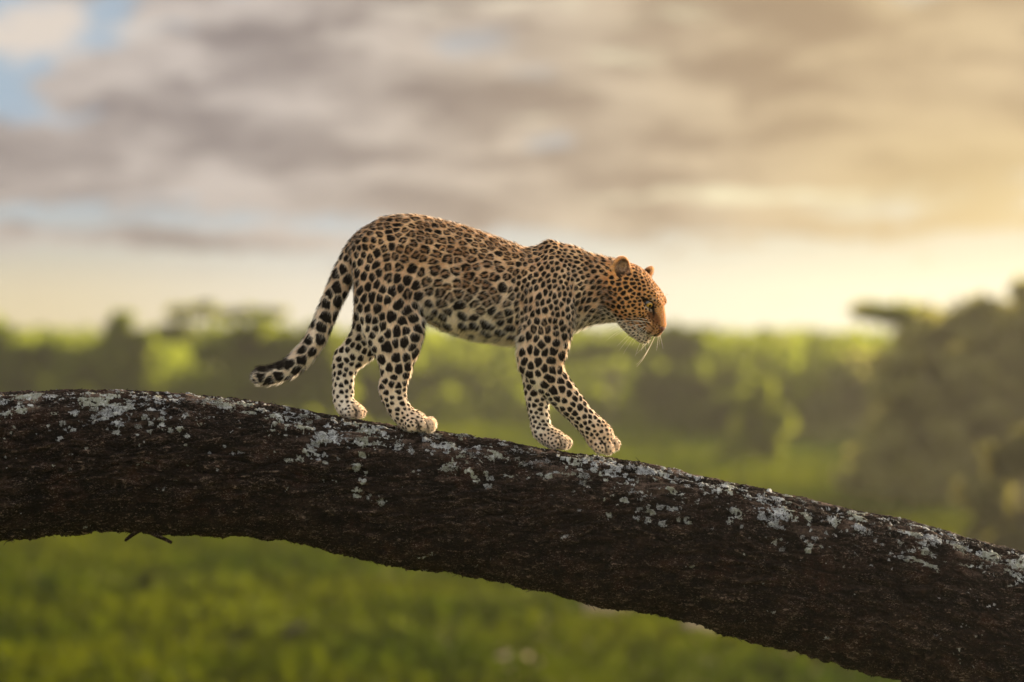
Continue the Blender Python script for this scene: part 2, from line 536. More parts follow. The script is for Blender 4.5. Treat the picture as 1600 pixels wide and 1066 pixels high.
# the far bush that reads as one mass
PB = []; TB = []; SB = []
for i in range(760):
    d = 125 + 260 * rng.random() ** 1.1
    x_ = rng.uniform(-1, 1) * (d * .34 + 30)
    if i > 700:                                        # the bush closes in towards the right
        d = rng.uniform(108, 130); x_ = d * PXR * rng.uniform(430, 1150)
    y_ = d - DIST
    pxx = x_ / (PXR * d) + 800
    top = 522 + rng.normal(0, 6) + (6 if pxx > 1000 else 0)
    zt = CAMZ + (533 - top) * PXR * d
    r = rng.uniform(3.0, 8.0) * (d / 130) ** .4
    hz = min(zt * .5, 3.2 + .006 * d)
    nb_ = int(110 * (r / 3) ** 1.0)
    pts = crown_points([(x_ + rng.normal(0, .5 * r), y_ + rng.normal(0, .5 * r), zt - rng.uniform(.15, 1.7) * hz, r * rng.uniform(.25, .5), r * .4, hz * rng.uniform(.15, .35)) for _ in range(9)], nb_)
    pts[:, 2] = np.maximum(pts[:, 2], .1)
    PB.append(pts)
    mixv = rng.random()
    ca = G_DARK * (1 - mixv) + G_MID * mixv; cb = G_MID * (1 - mixv) + G_YEL * mixv
    TB.append(tint_for(pts, ca, cb, 2.5, i)); SB.append(np.full(len(pts), .42 * (d / 120) ** .5))
PB = np.concatenate(PB); SB = np.concatenate(SB)
V, F = cards(PB, SB)
link("far_thicket", mesh_np("far_thicket", V, F, False, M_leaf, colors={'tint': np.concatenate(TB)}), kind="stuff",
     label="far green acacia thicket massed along the horizon", category="thicket")

# grass and low herbs on the plain, nearer than the thicket
n = 95000
d = 17 + 118 * rng.random(n) ** 1.25
x_ = rng.uniform(-1, 1, n) * (d * .30 + 8)
P = np.column_stack([x_, d - DIST, np.zeros(n)])
hgt = .22 + .30 * np.clip(fbm(P / 3.0, 2, 92) + .3, 0, 1.2)
P[:, 2] = rng.random(len(P)) * hgt
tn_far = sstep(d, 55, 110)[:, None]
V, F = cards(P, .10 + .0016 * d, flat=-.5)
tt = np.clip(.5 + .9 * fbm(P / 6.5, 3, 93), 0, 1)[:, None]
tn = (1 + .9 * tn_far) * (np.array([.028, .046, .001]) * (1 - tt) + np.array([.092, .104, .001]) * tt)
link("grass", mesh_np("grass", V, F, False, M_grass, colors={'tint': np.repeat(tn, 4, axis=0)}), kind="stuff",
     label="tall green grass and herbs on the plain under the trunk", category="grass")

# dark shrubs and pale rocks down on the plain
SHR = [((600, 925), 80, 20, "dark green shrub on the plain, below the trunk near the middle"),
       ((250, 935), 90, 26, "dark green shrub below the broken twig on the trunk"),
       ((470, 1010), 120, 22, "low dark shrub in the grass near the bottom, left of the middle"),
       ((350, 985), 60, 24, "small dark shrub between two others at the lower left"),
       ((60, 925), 80, 20, "dark shrub at the lower left corner under the trunk"),
       ((760, 960), 60, 14, "small low shrub under the trunk right of the middle")]
for (x, y), rx, rz, lab in SHR:
    dd = CAMZ / ((y - 533) * PXR)
    y -= rz * .6
    px_tree("shrub", "shrub", lab, dd, [(x, y, rx * .6, rz), (x - rx * .7, y + rz * .3, rx * .5, rz * .7), (x + rx * .6, y + rz * .3, rx * .6, rz * .6), (x + rx * 1.1, y + rz * .5, rx * .4, rz * .5)],
            x, 800, .13, G_DARK * .4, G_DARK * .8, group="dark shrubs on the plain", trunk_r=.05)


def rock_mat():
    m, g = mat("pale_rock")
    tc = g.new('ShaderNodeTexCoord')
    p = g.new('ShaderNodeBsdfPrincipled')
    g.l.new(g.mix(g.noise(tc.outputs['Object'], 3, 5, .6), (.30, .20, .13), (.50, .36, .25)), p.inputs['Base Color'])
    p.inputs['Roughness'].default_value = .9
    b = g.new('ShaderNodeBump'); b.inputs['Strength'].default_value = .5; g.l.new(g.noise(tc.outputs['Object'], 8, 5), b.inputs['Height'])
    g.l.new(b.outputs[0], p.inputs['Normal'])
    finish(g, p.outputs[0])
    return m


M_rock = rock_mat()
ROCKS = [((945, 968), .30, .34, "small pale rock, leftmost of the row under the sloping trunk"),
         ((1005, 962), .46, .30, "pale rock second from the left in the row under the trunk"),
         ((1130, 1000), .52, .36, "broad tan rock in the middle of the row under the trunk"),
         ((1165, 990), .34, .30, "pinkish rock right of the broad tan one under the trunk"),
         ((1262, 1020), .44, .26, "grey brown rock at the right end of the row under the trunk"),
         ((805, 1052), .32, .18, "brown rock at the bottom of the view near the middle")]
for (x, y), rx, rz, lab in ROCKS:
    dd = CAMZ / ((y + 8 - 533) * PXR)
    c = far(x, y, dd); c[2] = rz * .8
    V, F = uv_s = (None, None)
    nu, nv = 18, 12; V = []
    for a in range(nv + 1):
        for b in range(nu):
            p1, p2 = math.pi * a / nv, 2 * math.pi * b / nu
            V.append((math.sin(p1) * math.cos(p2), math.sin(p1) * math.sin(p2), math.cos(p1)))
    V = np.array(V); V *= (1 + .35 * fbm(V * 1.3 + x, 3, 5))[:, None]; V *= np.array([rx, rx * .8, rz])
    F = [(a * nu + b, (a + 1) * nu + b, (a + 1) * nu + (b + 1) % nu, a * nu + (b + 1) % nu) for a in range(nv) for b in range(nu)]
    o = link("rock", mesh_np("rock", V, np.array(F), True, M_rock), label=lab, category="rock", group="pale rocks scattered on the plain")
    o.location = tuple(c)

# warm late-afternoon air
hz_m, g = mat("haze")
pv = g.new('ShaderNodeVolumePrincipled')
pv.inputs['Color'].default_value = (1.0, .95, .87, 1)
pv.inputs['Density'].default_value = 0.0006
pv.inputs['Anisotropy'].default_value = 0.74
o_ = g.new('ShaderNodeOutputMaterial'); g.l.new(pv.outputs[0], o_.inputs['Volume'])
hv = np.array([(x, y, z) for x in (-380, 380) for y in (-30, 450) for z in (-1.2, 14.)], float)
hf_ = [(0, 1, 3, 2), (4, 6, 7, 5), (0, 4, 5, 1), (2, 3, 7, 6), (0, 2, 6, 4), (1, 5, 7, 3)]
haze = link("haze", mesh_np("haze", hv, np.array(hf_), False, hz_m), kind="stuff", label="warm afternoon haze over the plain", category="haze")
print("setting t", round(time.time() - T0, 1))


# ------------------------------------------------------------------ the big sloping trunk
LT = np.array([(-1500, 560, 800), (-700, 592, 826), (-300, 606, 838), (0, 611, 843), (100, 609, 836), (160, 609, 831), (250, 612, 833), (330, 618, 838), (420, 630, 844), (500, 645, 855),
               (560, 654, 870), (620, 663, 886), (700, 675, 895), (740, 680, 901), (850, 699, 925), (950, 714, 948), (1050, 732, 965), (1150, 753, 994),
               (1250, 776, 1021), (1340, 796, 1045), (1420, 812, 1068), (1500, 833, 1098), (1560, 849, 1120), (1600, 858, 1135), (1800, 915, 1215), (2100, 1030, 1370),
               (2500, 1260, 1660), (2900, 1580, 2060), (3200, 1900, 2460), (3500, 2300, 2980)], float)


def smooth_interp(x, X, Yv):
    """monotone-ish cubic (Catmull) interpolation"""
    i = np.clip(np.searchsorted(X, x) - 1, 0, len(X) - 2)
    m = np.gradient(Yv, X)
    h_ = X[i + 1] - X[i]; t = (x - X[i]) / h_
    return ((2 * t ** 3 - 3 * t ** 2 + 1) * Yv[i] + (t ** 3 - 2 * t ** 2 + t) * h_ * m[i] + (-2 * t ** 3 + 3 * t ** 2) * Yv[i + 1] + (t ** 3 - t ** 2) * h_ * m[i + 1])


xs = np.concatenate([np.linspace(-1500, -120, 120, endpoint=False), np.arange(-120, 1720, 1.25), np.linspace(1722, 3500, 220)])
top = smooth_interp(xs, LT[:, 0], LT[:, 1]); bot = smooth_interp(xs, LT[:, 0], LT[:, 2])
cz = (top + bot) / 2; slope = np.gradient(cz, xs); ca, sa = 1 / np.sqrt(1 + slope ** 2), slope / np.sqrt(1 + slope ** 2)
Rv = (bot - top) / 2 * ca
arc = np.concatenate([[0], np.cumsum(np.hypot(np.diff(xs), np.diff(cz)))])
# angles: 0 = top, positive towards the camera
tf = np.concatenate([np.linspace(-.5, 3.35, 275, endpoint=False), np.linspace(3.35, 2 * math.pi - .5, 60, endpoint=False)])
nS, nA = len(xs), len(tf)
S_, A_ = np.meshgrid(np.arange(nS), tf, indexing='ij')
S_ = S_.ravel(); A_ = A_.ravel()
R0 = Rv[S_]; s = arc[S_]
# cylinder-space coordinates for the bark: along, and round
cy, cz2 = np.sin(A_) * R0, np.cos(A_) * R0
tw = 0.10 * s / 110 + .35 * np.sin(s / 340.0)                   # fibres wind slowly round the trunk
ay, az_ = np.sin(A_ + tw) * R0, np.cos(A_ + tw) * R0
C3 = np.column_stack([s, ay, az_])
wob = np.column_stack([fbm(C3 / [90, 60, 60], 2, 11), fbm(C3 / [90, 60, 60], 2, 12), fbm(C3 / [90, 60, 60], 2, 13)])
Cw = C3 + wob * [10, 9, 9]
big = fbm(C3 / [170, 90, 90], 3, 1)
r1 = 1 - np.abs(fbm(Cw / [62, 13, 13], 3, 2)) * 1.8              # long fibrous ridges
r2 = 1 - np.abs(fbm(Cw / [22, 5.0, 5.0], 3, 3)) * 1.8
flk = fbm(Cw / [30, 12, 12], 3, 4)                                # flaking plates, stepped
step = (np.floor(flk * 4) + sstep(flk * 4 - np.floor(flk * 4), .55, .95)) / 4
fine = fbm(C3 / [6.5, 2.8, 2.8], 3, 5)
grain = fbm(C3 / [3.0, 1.6, 1.6], 2, 6)
topness = sstep(np.cos(A_), .2, .95)
hgt = 1.9 * big + 5.2 * (r1 - .6) + 3.0 * (r2 - .6) + 4.2 * step + 1.3 * fine + .6 * grain
plate = fbm(Cw / [48, 19, 19], 4, 61)
pl = np.abs(((plate * 3.2) % 1.0) - .5) * 2
hgt += 3.4 * (np.floor(plate * 3.2) * .35) - 3.2 * sstep(pl, .80, 1.0)
hgt *= (1 - .5 * topness)
crack = np.maximum(sstep(pl, .72, .97), sstep(np.abs(fbm(Cw / [130, 15, 15], 3, 71)), .13, .03))
hgt -= 5.0 * sstep(np.abs(fbm(Cw / [130, 15, 15], 3, 71)), .17, .02)
plid = .5 + .5 * np.sin(np.floor(plate * 3.2) * 2.7 + 4 * fbm(C3 / [60, 22, 22], 2, 72))
# a knot or two in the bark
for kx, ka, kr in ((1245, 1.35, 26), (700, 1.9, 20), (395, 1.5, 18), (1010, 2.1, 24)):
    i0 = np.argmin(np.abs(xs - kx)); dd = np.hypot((s - arc[i0]) / 1.5, (A_ - ka) * R0)
    ring_ = np.cos(dd / kr * 7) * np.exp(-(dd / kr) ** 2) * 2.2
    hgt += ring_ - 3.5 * np.exp(-(dd / (kr * .35)) ** 2)
hgt = np.where(np.abs(s - arc[nS // 2]) < 1e9, hgt, hgt)

# lichen: crusty rosettes and a pale band along the upper side
lich = np.zeros(len(s))
vis0, vis1 = np.searchsorted(xs, -150), np.searchsorted(xs, 1720)
band = fbm(C3 / [46, 20, 20], 3, 21) + .6 * fbm(C3 / [12, 6, 6], 3, 22)
prob = sstep(-(np.abs(A_ - .62)), -.62, -.15)
env = .72 + .35 * fbm(np.column_stack([s / 160, s * 0, s * 0]), 2, 24)
lich = np.maximum(lich, .95 * sstep(band * 1.0 + .55 * fbm(C3 / [5, 3, 3], 3, 29) + prob * 1.0 * env - 1.02, -.08, .35))
G2 = np.full((nS, nA), 0.0); Sg = s.reshape(nS, nA); Ag = A_.reshape(nS, nA); Rg = R0.reshape(nS, nA)
lob_n = fbm(C3 / 4.0, 2, 23).reshape(nS, nA)


def splat(px_, ang, r_, el_=1.0):
    i0 = np.searchsorted(xs, px_)
    w = int(r_ * el_ * 1.6 / 1.25) + 3
    a, b = max(i0 - w, 0), min(i0 + w, nS)
    if b <= a: return
    sub = (slice(a, b), slice(None))
    d_ = np.hypot((Sg[sub] - arc[min(i0, nS - 1)]) / el_, (Ag[sub] - ang) * Rg[sub]) / r_
    G2[sub] = np.maximum(G2[sub], 1 - sstep(d_ + lob_n[sub] * .75, .75, 1.0))


for i in range(110):                                   # loose colonies
    px_ = rng.uniform(-60, 1660); ang = abs(rng.normal(.12, .48)) + .12
    if ang > 1.5 and rng.random() < .6: continue
    nn = rng.integers(3, 13); spread = rng.uniform(8, 30)
    for j in range(nn):
        splat(px_ + rng.normal(0, spread), ang + rng.normal(0, spread * .5) / 110, rng.uniform(1.4, 5.2) * (1.35 if j == 0 else 1), rng.uniform(1, 1.7))
for i in range(330):                                   # single flecks
    splat(rng.uniform(-60, 1660), abs(rng.normal(.25, .55)) + .05, rng.uniform(1.0, 2.6), rng.uniform(1, 1.6))
for (px_, ang, r_) in ((496, .82, 11), (510, .72, 8), (488, .95, 6), (560, .42, 9), (658, .50, 9), (690, .58, 10), (700, .95, 10), (470, 1.25, 6), (455, 1.30, 5),
                       (1168, .85, 9), (1185, .9, 6), (690, 1.0, 8), (560, 1.0, 4), (195, 1.1, 6), (112, 1.2, 5), (65, .35, 12), (90, .4, 10), (320, .35, 16), (350, .45, 12),
                       (1230, .62, 8), (1270, .60, 9), (1310, .62, 10), (1420, .5, 12), (1460, .48, 14), (1500, .5, 15), (1545, .55, 14), (940, .40, 10), (985, .35, 14)):
    splat(px_, ang, r_, 1.3)
lich = np.maximum(lich, G2.ravel())
lich *= .62 + .5 * sstep(fbm(C3 / [60, 30, 30], 2, 66), -.4, .3)
crust = lich * (.7 + .5 * fbm(C3 / 2.2, 2, 27))
hgt = hgt + crust * 1.8
rad_ = R0 + hgt - 1.2
V = np.empty((len(s), 3))
oy = -np.sin(A_) * rad_; oz = np.cos(A_) * rad_
V[:, 0] = xs[S_] + oz * sa[S_]; V[:, 1] = oy; V[:, 2] = -(cz[S_]) + oz * ca[S_]
V = to_world(V)
i_, j_ = np.meshgrid(np.arange(nS - 1), np.arange(nA), indexing='ij')
i_ = i_.ravel(); j_ = j_.ravel(); jn = (j_ + 1) % nA
F = np.column_stack([i_ * nA + j_, i_ * nA + jn, (i_ + 1) * nA + jn, (i_ + 1) * nA + j_])
cav = hgt - (2.6 * (r1 - .6) * 0 + 1.9 * big)                      # relief above the smooth trunk
pink = sstep(fbm(C3 / [80, 38, 38], 3, 31), .05, .5) * sstep(-A_, -1.25, -.2)


def bark_mat():
    m, g = mat("trunk_bark")
    lf = g.new('ShaderNodeAttribute', attribute_name='lichen').outputs['Fac']
    rl = g.new('ShaderNodeAttribute', attribute_name='relief').outputs['Fac']
    pk = g.new('ShaderNodeAttribute', attribute_name='bare').outputs['Fac']
    tc = g.new('ShaderNodeTexCoord'); O = tc.outputs['Object']
    sc3 = g.vm('MULTIPLY', O, (.28, 1, 1))
    n1 = g.noise(sc3, 26, 6, .65); n2 = g.noise(sc3, 110, 5, .7); n3 = g.noise(O, 9, 4, .6); n4 = g.noise(O, 330, 3, .6)
    base = g.mix(g.ramp(n1, .35, .68), (.0015, .001, .0008), (.016, .009, .006))
    base = g.mix(g.ramp(n3, .5, .7, 0, .7), base, (.034, .013, .007))                  # reddish areas
    base = g.mix(g.m('MULTIPLY', g.ramp(n2, .54, .62), g.ramp(rl, -2.0, 3.0)), base, (.20, .14, .105))   # pale raised fibres: weathering plus highlight specks put into the colour
    base = g.mix(g.m('MULTIPLY', pk, g.ramp(n1, .38, .62)), base, (.24, .165, .125))
    ck = g.new('ShaderNodeAttribute', attribute_name='crack').outputs['Fac']
    pt = g.new('ShaderNodeAttribute', attribute_name='plate').outputs['Fac']
    base = g.mix(g.m('MULTIPLY', g.ramp(pt, .5, 1.0), g.ramp(n1, .35, .65, .0, .6)), base, (.048, .030, .022))
    n5 = g.noise(g.vm('MULTIPLY', O, (.4, 1, 1)), 230, 4, .7)
    base = g.mix(g.m('MULTIPLY', g.ramp(n5, .56, .64), g.ramp(g.noise(O, 18, 3, .6), .4, .62, .2, 1.0)), base, (.23, .175, .14))
    base = g.mix(g.m('MULTIPLY', ck, .85), base, (.004, .003, .002))  # cracks blackened in the colour to make up for weak shading
    gr = g.noise(O, 60, 4, .7)
    base = g.mix(g.ramp(gr, .62, .78, 0, .5), base, (.05, .055, .03))
    l2 = g.ramp(g.m('ADD', lf, g.m('MULTIPLY', g.m('SUBTRACT', g.noise(O, 240, 5, .8), .5), 2.3)), .50, .64)
    lc = g.mix(g.ramp(g.noise(O, 150, 4, .7), .35, .65), (.09, .09, .088), (.38, .395, .40))
    lc = g.mix(g.ramp(n3, .45, .6, 0, .5), lc, (.30, .31, .20))
    lc = g.mix(g.ramp(g.noise(O, 38, 3, .6), .50, .68), lc, (.52, .53, .52))
    col = g.mix(l2, base, lc)
    p = g.new('ShaderNodeBsdfPrincipled'); g.l.new(col, p.inputs['Base Color'])
    p.inputs['Roughness'].default_value = .82; p.inputs['Specular IOR Level'].default_value = .08
    b = g.new('ShaderNodeBump'); b.inputs['Strength'].default_value = 1.0; b.inputs['Distance'].default_value = .006
    g.l.new(g.m('ADD', g.m('ADD', n2, g.m('MULTIPLY', n4, .5)), g.m('MULTIPLY', l2, .35)), b.inputs['Height'])
    g.l.new(b.outputs[0], p.inputs['Normal'])
    finish(g, p.outputs[0])
    return m


M_bark = bark_mat()
LOGO = W(800, 800)
trunk = empty("leaning_tree_trunk", tuple(LOGO), label="huge sloping bark covered tree trunk with pale lichen under the leopard", category="tree trunk")
link("bark", mesh_np("bark", V - LOGO, F, True, M_bark, attrs={'lichen': lich, 'relief': cav, 'bare': pink, 'crack': crack, 'plate': plid}), trunk)

# loose bark flakes that break the outline
NFK = 2600
si = rng.integers(vis0, vis1, NFK)
ai = np.where(rng.random(NFK) < .55, rng.normal(2.95, .35, NFK), rng.uniform(-.25, 2.8, NFK)); ai = np.clip(ai, -.4, 3.5)
jj = np.clip(np.searchsorted(tf, ai), 0, nA - 1)
Vg = V.reshape(nS, nA, 3)
c0 = Vg[si, jj]
tan = Vg[np.minimum(si + 2, nS - 1), jj] - Vg[np.maximum(si - 2, 0), jj]; tan /= np.linalg.norm(tan, axis=1, keepdims=True)
nr = np.column_stack([sa[si] * np.cos(ai), -np.sin(ai), ca[si] * np.cos(ai)])
bt = np.cross(tan, nr)
tan = tan + bt * rng.normal(0, .28, (NFK, 1)) + nr * rng.uniform(-.05, .32, (NFK, 1))
Lk = (rng.uniform(3, 11, NFK) * K)[:, None]; wk = (rng.uniform(.8, 2.6, NFK) * K)[:, None]; sg = np.where(rng.random(NFK) < .5, 1, -1)[:, None]
q0 = c0 - nr * .0015 - bt * wk; q1 = c0 - nr * .0015 + bt * wk
q2 = c0 + tan * sg * Lk * .6 + bt * wk * .8 + nr * .001; q3 = c0 + tan * sg * Lk * .6 - bt * wk * .8 + nr * .001
q4 = c0 + tan * sg * Lk + nr * (.002 + .003 * rng.random((NFK, 1)))
th = nr * .0016
FV = np.stack([q0, q1, q2, q3, q4, q0 + th, q1 + th, q2 + th, q3 + th, q4 + th], 1).reshape(-1, 3)
FF = []
for a, b, c, d_ in ((5, 6, 7, 8), (8, 7, 9, 9), (1, 0, 3, 2), (2, 3, 4, 4), (6, 1, 2, 7), (7, 2, 4, 9), (9, 4, 3, 8), (8, 3, 0, 5)):
    FF.append((a, b, c, d_))
tris = []
for f in FF:
    tris.append((f[0], f[1], f[2]))
    if f[3] != f[2]: tris.append((f[0], f[2], f[3]))
tris = np.array(tris)
FT = (tris[None] + (np.arange(NFK) * 10)[:, None, None]).reshape(-1, 3)
link("bark_flakes", mesh_np("bark_flakes", FV - LOGO, FT, False, M_bark, attrs={'lichen': np.zeros(len(FV)), 'relief': np.full(len(FV), 1.0), 'bare': np.zeros(len(FV))}), trunk, kind="stuff")


def twig(pts, r0, r1):
    P = to_world(np.array([(x, d_, -y) for x, y, d_ in pts], float)) - LOGO
    V_, F_ = tube_mesh(P, np.linspace(r0, r1, len(P)) * K, 7)
    V_ = V_ + .0012 * np.column_stack([fbm(V_ * 160, 2, q) for q in (1, 2, 3)])
    link("twig", mesh_np("twig", V_, F_, True, M_bark, attrs={'lichen': np.zeros(len(V_)), 'relief': np.ones(len(V_)), 'bare': np.zeros(len(V_))}), trunk)


twig([(222, 826, -20), (210, 834, -22), (200, 842, -23), (199, 844, -23)], 4.2, 1.6)
twig([(232, 828, -20), (250, 836, -24), (262, 841, -26), (272, 846, -28)], 3.6, 2.4)
twig([(40, 836, -10), (25, 840, -12), (12, 846, -13), (8, 851, -13)], 1.8, .4)
twig([(724, 892, -10), (723, 899, -10), (722, 903, -10)], 1.6, .4)
print("log t", round(time.time() - T0, 1))


# ------------------------------------------------------------------ leopard: one continuous body surface
H = 1.25                                    # grid step, photo pixels
B0 = np.array([380., -82., -722.]); B1 = np.array([1062., 66., -328.])
NX, NY, NZ = (np.ceil((B1 - B0) / H).astype(int) + 1)
AX = (B0[0] + H * np.arange(NX)).astype(np.float32)
AY = (B0[1] + H * np.arange(NY)).astype(np.float32)
AZ = (B0[2] + H * np.arange(NZ)).astype(np.float32)
D = np.full((NX, NY, NZ), 60.0, np.float32)

# head frame: forward F, right R (towards the camera), up U
HO = np.array([984.5, -8., -459.5])


def head_frame(yaw, pitch, roll):
    f = np.array([math.cos(pitch) * math.cos(yaw), -math.cos(pitch) * math.sin(yaw), -math.sin(pitch)])
    r = np.array([-math.sin(yaw), -math.cos(yaw), 0.0])
    u = np.cross(r, f)
    r2 = r * math.cos(roll) + u * math.sin(roll)
    u2 = u * math.cos(roll) - r * math.sin(roll)
    return np.array([f, r2, u2])


HM = head_frame(math.radians(33), math.radians(37), math.radians(9))
WM = np.eye(3)


def hp(F, R, U):
    return HO + np.array([F, R, U]) @ HM


def sub_grid(lo, hi):
    i0 = np.maximum(((lo - B0) / H).astype(int), 0)
    i1 = np.minimum(((hi - B0) / H).astype(int) + 2, [NX, NY, NZ])
    sl = tuple(slice(a, b) for a, b in zip(i0, i1))
    return sl, AX[sl[0]][:, None, None], AY[sl[1]][None, :, None], AZ[sl[2]][None, None, :]


def smin(a, b, k):
    h = np.maximum(k - np.abs(a - b), 0) / k
    return np.minimum(a, b) - h * h * k * 0.25


def combine(sl, d, k, carve):
    if carve: D[sl] = -smin(-D[sl], d, k)
    else: D[sl] = smin(D[sl], d, k)


def ellipsoid(c, r, k=5, head=False, carve=False, rot=None):
    """c centre, r radii; in head frame when head (axes F,R,U)"""
    c = np.array(c, float); r = np.array(r, float)
    M = HM if head else WM
    if rot is not None: M = rot @ M
    cw = (HO + c @ HM) if head else c
    R = r.max() + k + 3
    sl, x, y, z = sub_grid(cw - R, cw + R)
    if D[sl].size == 0: return
    dx = x - np.float32(cw[0]); dy = y - np.float32(cw[1]); dz = z - np.float32(cw[2])
    q2 = 0; o2 = 0
    for a in range(3):
        l = dx * np.float32(M[a, 0]) + dy * np.float32(M[a, 1]) + dz * np.float32(M[a, 2])
        q2 = q2 + (l / np.float32(r[a])) ** 2
        o2 = o2 + (l / np.float32(r[a] ** 2)) ** 2
    q = np.sqrt(q2)
    d = q * (q - 1) / (np.sqrt(o2) + 1e-6)
    combine(sl, d.astype(np.float32), k, carve)


def catmull(P, n):
    P = np.asarray(P, float); out = []
    E = np.vstack([2 * P[0] - P[1], P, 2 * P[-1] - P[-2]])
    for i in range(1, len(E) - 2):
        for j in range(n):
            t = j / n
            a, b, c, d = E[i - 1], E[i], E[i + 1], E[i + 2]
            out.append(0.5 * (2 * b + (c - a) * t + (2 * a - 5 * b + 4 * c - d) * t * t + (3 * b - a - 3 * c + d) * t ** 3))
    out.append(P[-1])
    return np.array(out)


def chain(st, k=8, n=3, head=False, carve=False):
    """st rows: x, y_depth, z, r_inplane, r_depth; (F, R, U, rFU, rR) in the head frame"""
    S = catmull(st, n)
    M = HM if head else WM
    cw = (HO + S[:, :3] @ HM) if head else S[:, :3]
    R = S[:, 3:].max(axis=1) + k + 3
    lo = (cw - R[:, None]).min(0); hi = (cw + R[:, None]).max(0)
    sl, x, y, z = sub_grid(lo, hi)
    T = np.full(D[sl].shape, 60.0, np.float32)
    base = np.array([s.start for s in sl])
    for i in range(len(S) - 1):
        a, b = cw[i], cw[i + 1]; Ri = max(R[i], R[i + 1])
        s2, x, y, z = sub_grid(np.minimum(a, b) - Ri, np.maximum(a, b) + Ri)
        s2 = tuple(slice(max(p.start, q.start), min(p.stop, q.stop)) for p, q in zip(s2, sl))
        t2 = tuple(slice(p.start - bs, p.stop - bs) for p, bs in zip(s2, base))
        if T[t2].size == 0: continue
        x, y, z = AX[s2[0]][:, None, None], AY[s2[1]][None, :, None], AZ[s2[2]][None, None, :]
        ab = b - a; L2 = ab @ ab + 1e-6
        px_, py_, pz_ = x - np.float32(a[0]), y - np.float32(a[1]), z - np.float32(a[2])
        t = np.clip((px_ * np.float32(ab[0]) + py_ * np.float32(ab[1]) + pz_ * np.float32(ab[2])) / np.float32(L2), 0, 1)
        ox = px_ - t * np.float32(ab[0]); oy = py_ - t * np.float32(ab[1]); oz = pz_ - t * np.float32(ab[2])
        ra = S[i, 3] + t * np.float32(S[i + 1, 3] - S[i, 3])
        rb = S[i, 4] + t * np.float32(S[i + 1, 4] - S[i, 4])
        o2 = ox * ox + oy * oy + oz * oz
        lat = ox * np.float32(M[1, 0]) + oy * np.float32(M[1, 1]) + oz * np.float32(M[1, 2])
        l2 = lat * lat
        q = np.sqrt(np.maximum(o2 - l2, 0) / (ra * ra) + l2 / (rb * rb))
        g_ = np.sqrt(np.maximum(o2 - l2, 0) / (ra ** 4) + l2 / (rb ** 4)) + 1e-6
        d = np.where(q > 1e-4, q * (q - 1) / g_, -np.minimum(ra, rb))
        T[t2] = np.minimum(T[t2], d.astype(np.float32))
    combine(sl, T, k, carve)


def Z(rows):
    return [(x, y, -z, a, b) for (x, z, y, a, b) in rows]


# trunk: x, py, depth, in-plane radius, depth radius
chain(Z([(578, 400, 0, 34, 34), (600, 398, 0, 51, 44), (635, 401, 0, 61, 50), (672, 416, 0, 71, 52), (705, 431, 0, 79, 54),
         (740, 444, 0, 80, 57), (775, 453, 0, 77, 59), (810, 463, 0, 71, 57), (845, 463, 0, 65, 50), (878, 452, 0, 60, 41)]), k=6, n=2)
# neck, bulky, slung forward and down
chain(Z([(850, 448, 0, 58, 42), (885, 447, -1, 55, 38), (915, 446, -3, 50, 35), (945, 448, -6, 45, 34), (972, 452, -8, 40, 34)]), k=16, n=2)
# throat and brisket
chain(Z([(850, 500, 0, 34, 26), (885, 494, 0, 22, 20), (925, 484, -3, 20, 20), (962, 484, -8, 18, 20)]), k=12, n=2)
# spine line and shoulder blades that stand above the back
chain(Z([(600, 352, 0, 9, 14), (650, 350, 0, 11, 16), (720, 370, 0, 10, 14), (790, 395, 0, 8, 12), (830, 405, 0, 8, 12)]), k=14, n=2)
chain(Z([(836, 399, 0, 9, 11), (860, 389, -6, 10, 11), (898, 397, 0, 9, 12)]), k=12, n=2)
chain(Z([(859, 388, -13, 11, 9), (863, 405, -24, 16, 12), (864, 430, -36, 24, 15), (862, 460, -44, 30, 17), (858, 492, -47, 32, 19)]), k=11, n=2)
chain(Z([(866, 392, 14, 10, 9), (870, 410, 24, 18, 13), (872, 440, 36, 26, 16), (862, 480, 42, 30, 17)]), k=12, n=2)
# belly sag and flank fold
chain(Z([(668, 473, 0, 15, 30), (700, 489, 0, 20, 34), (745, 505, 0, 21, 38), (800, 513, 0, 20, 38)]), k=12, n=2)
chain(Z([(640, 455, -38, 26, 12), (662, 470, -34, 20, 12), (680, 480, -26, 14, 12)]), k=10, n=2)

# near fore leg, reaching forward
chain(Z([(858, 492, -46, 38, 19), (852, 520, -47, 40, 20), (847, 546, -46, 38, 20), (846, 566, -44, 33.5, 19), (856, 589, -40, 27.5, 18),
         (876, 613, -36, 23.5, 17), (897, 637, -31, 20, 15.5), (914, 656, -27, 18.5, 15.5), (927, 669, -24, 20, 18), (936, 680, -22, 21.5, 21)]), k=8, n=2)
chain(Z([(826, 552, -44, 16, 12), (823, 572, -43, 12, 11)]), k=8, n=2)        # point of the elbow
ellipsoid((938, -22, -687), (18, 17, 15), k=6)
for x_, dy, z_, r_ in ((936, -17, 697, 11), (948, -9, 699, 11.5), (957, 2, 694, 12), (955, 12, 691, 12)):
    ellipsoid((x_, -22 + dy, -z_), (r_ * .95, 7.6, 10.8), k=3.2)
# far fore leg, standing
chain(Z([(862, 480, 40, 36, 17), (850, 520, 40, 35, 17), (843, 555, 38, 30, 16), (839, 585, 36, 23, 15), (840, 612, 34, 20, 14.5),
         (841, 636, 33, 17, 13.5), (844, 657, 32, 15.5, 13), (848, 674, 31, 16.5, 15), (860, 684, 30, 15.5, 17)]), k=8, n=2)
ellipsoid((868, 29, -688), (17, 16, 14), k=6)
for x_, dy, z_, r_ in ((868, -16, 692, 11), (879, -8, 693, 11), (884, 3, 693, 11.5), (881, 12, 692, 11)):
    ellipsoid((x_, 29 + dy, -z_), (r_ * .95, 7.3, 10.8), k=3.2)

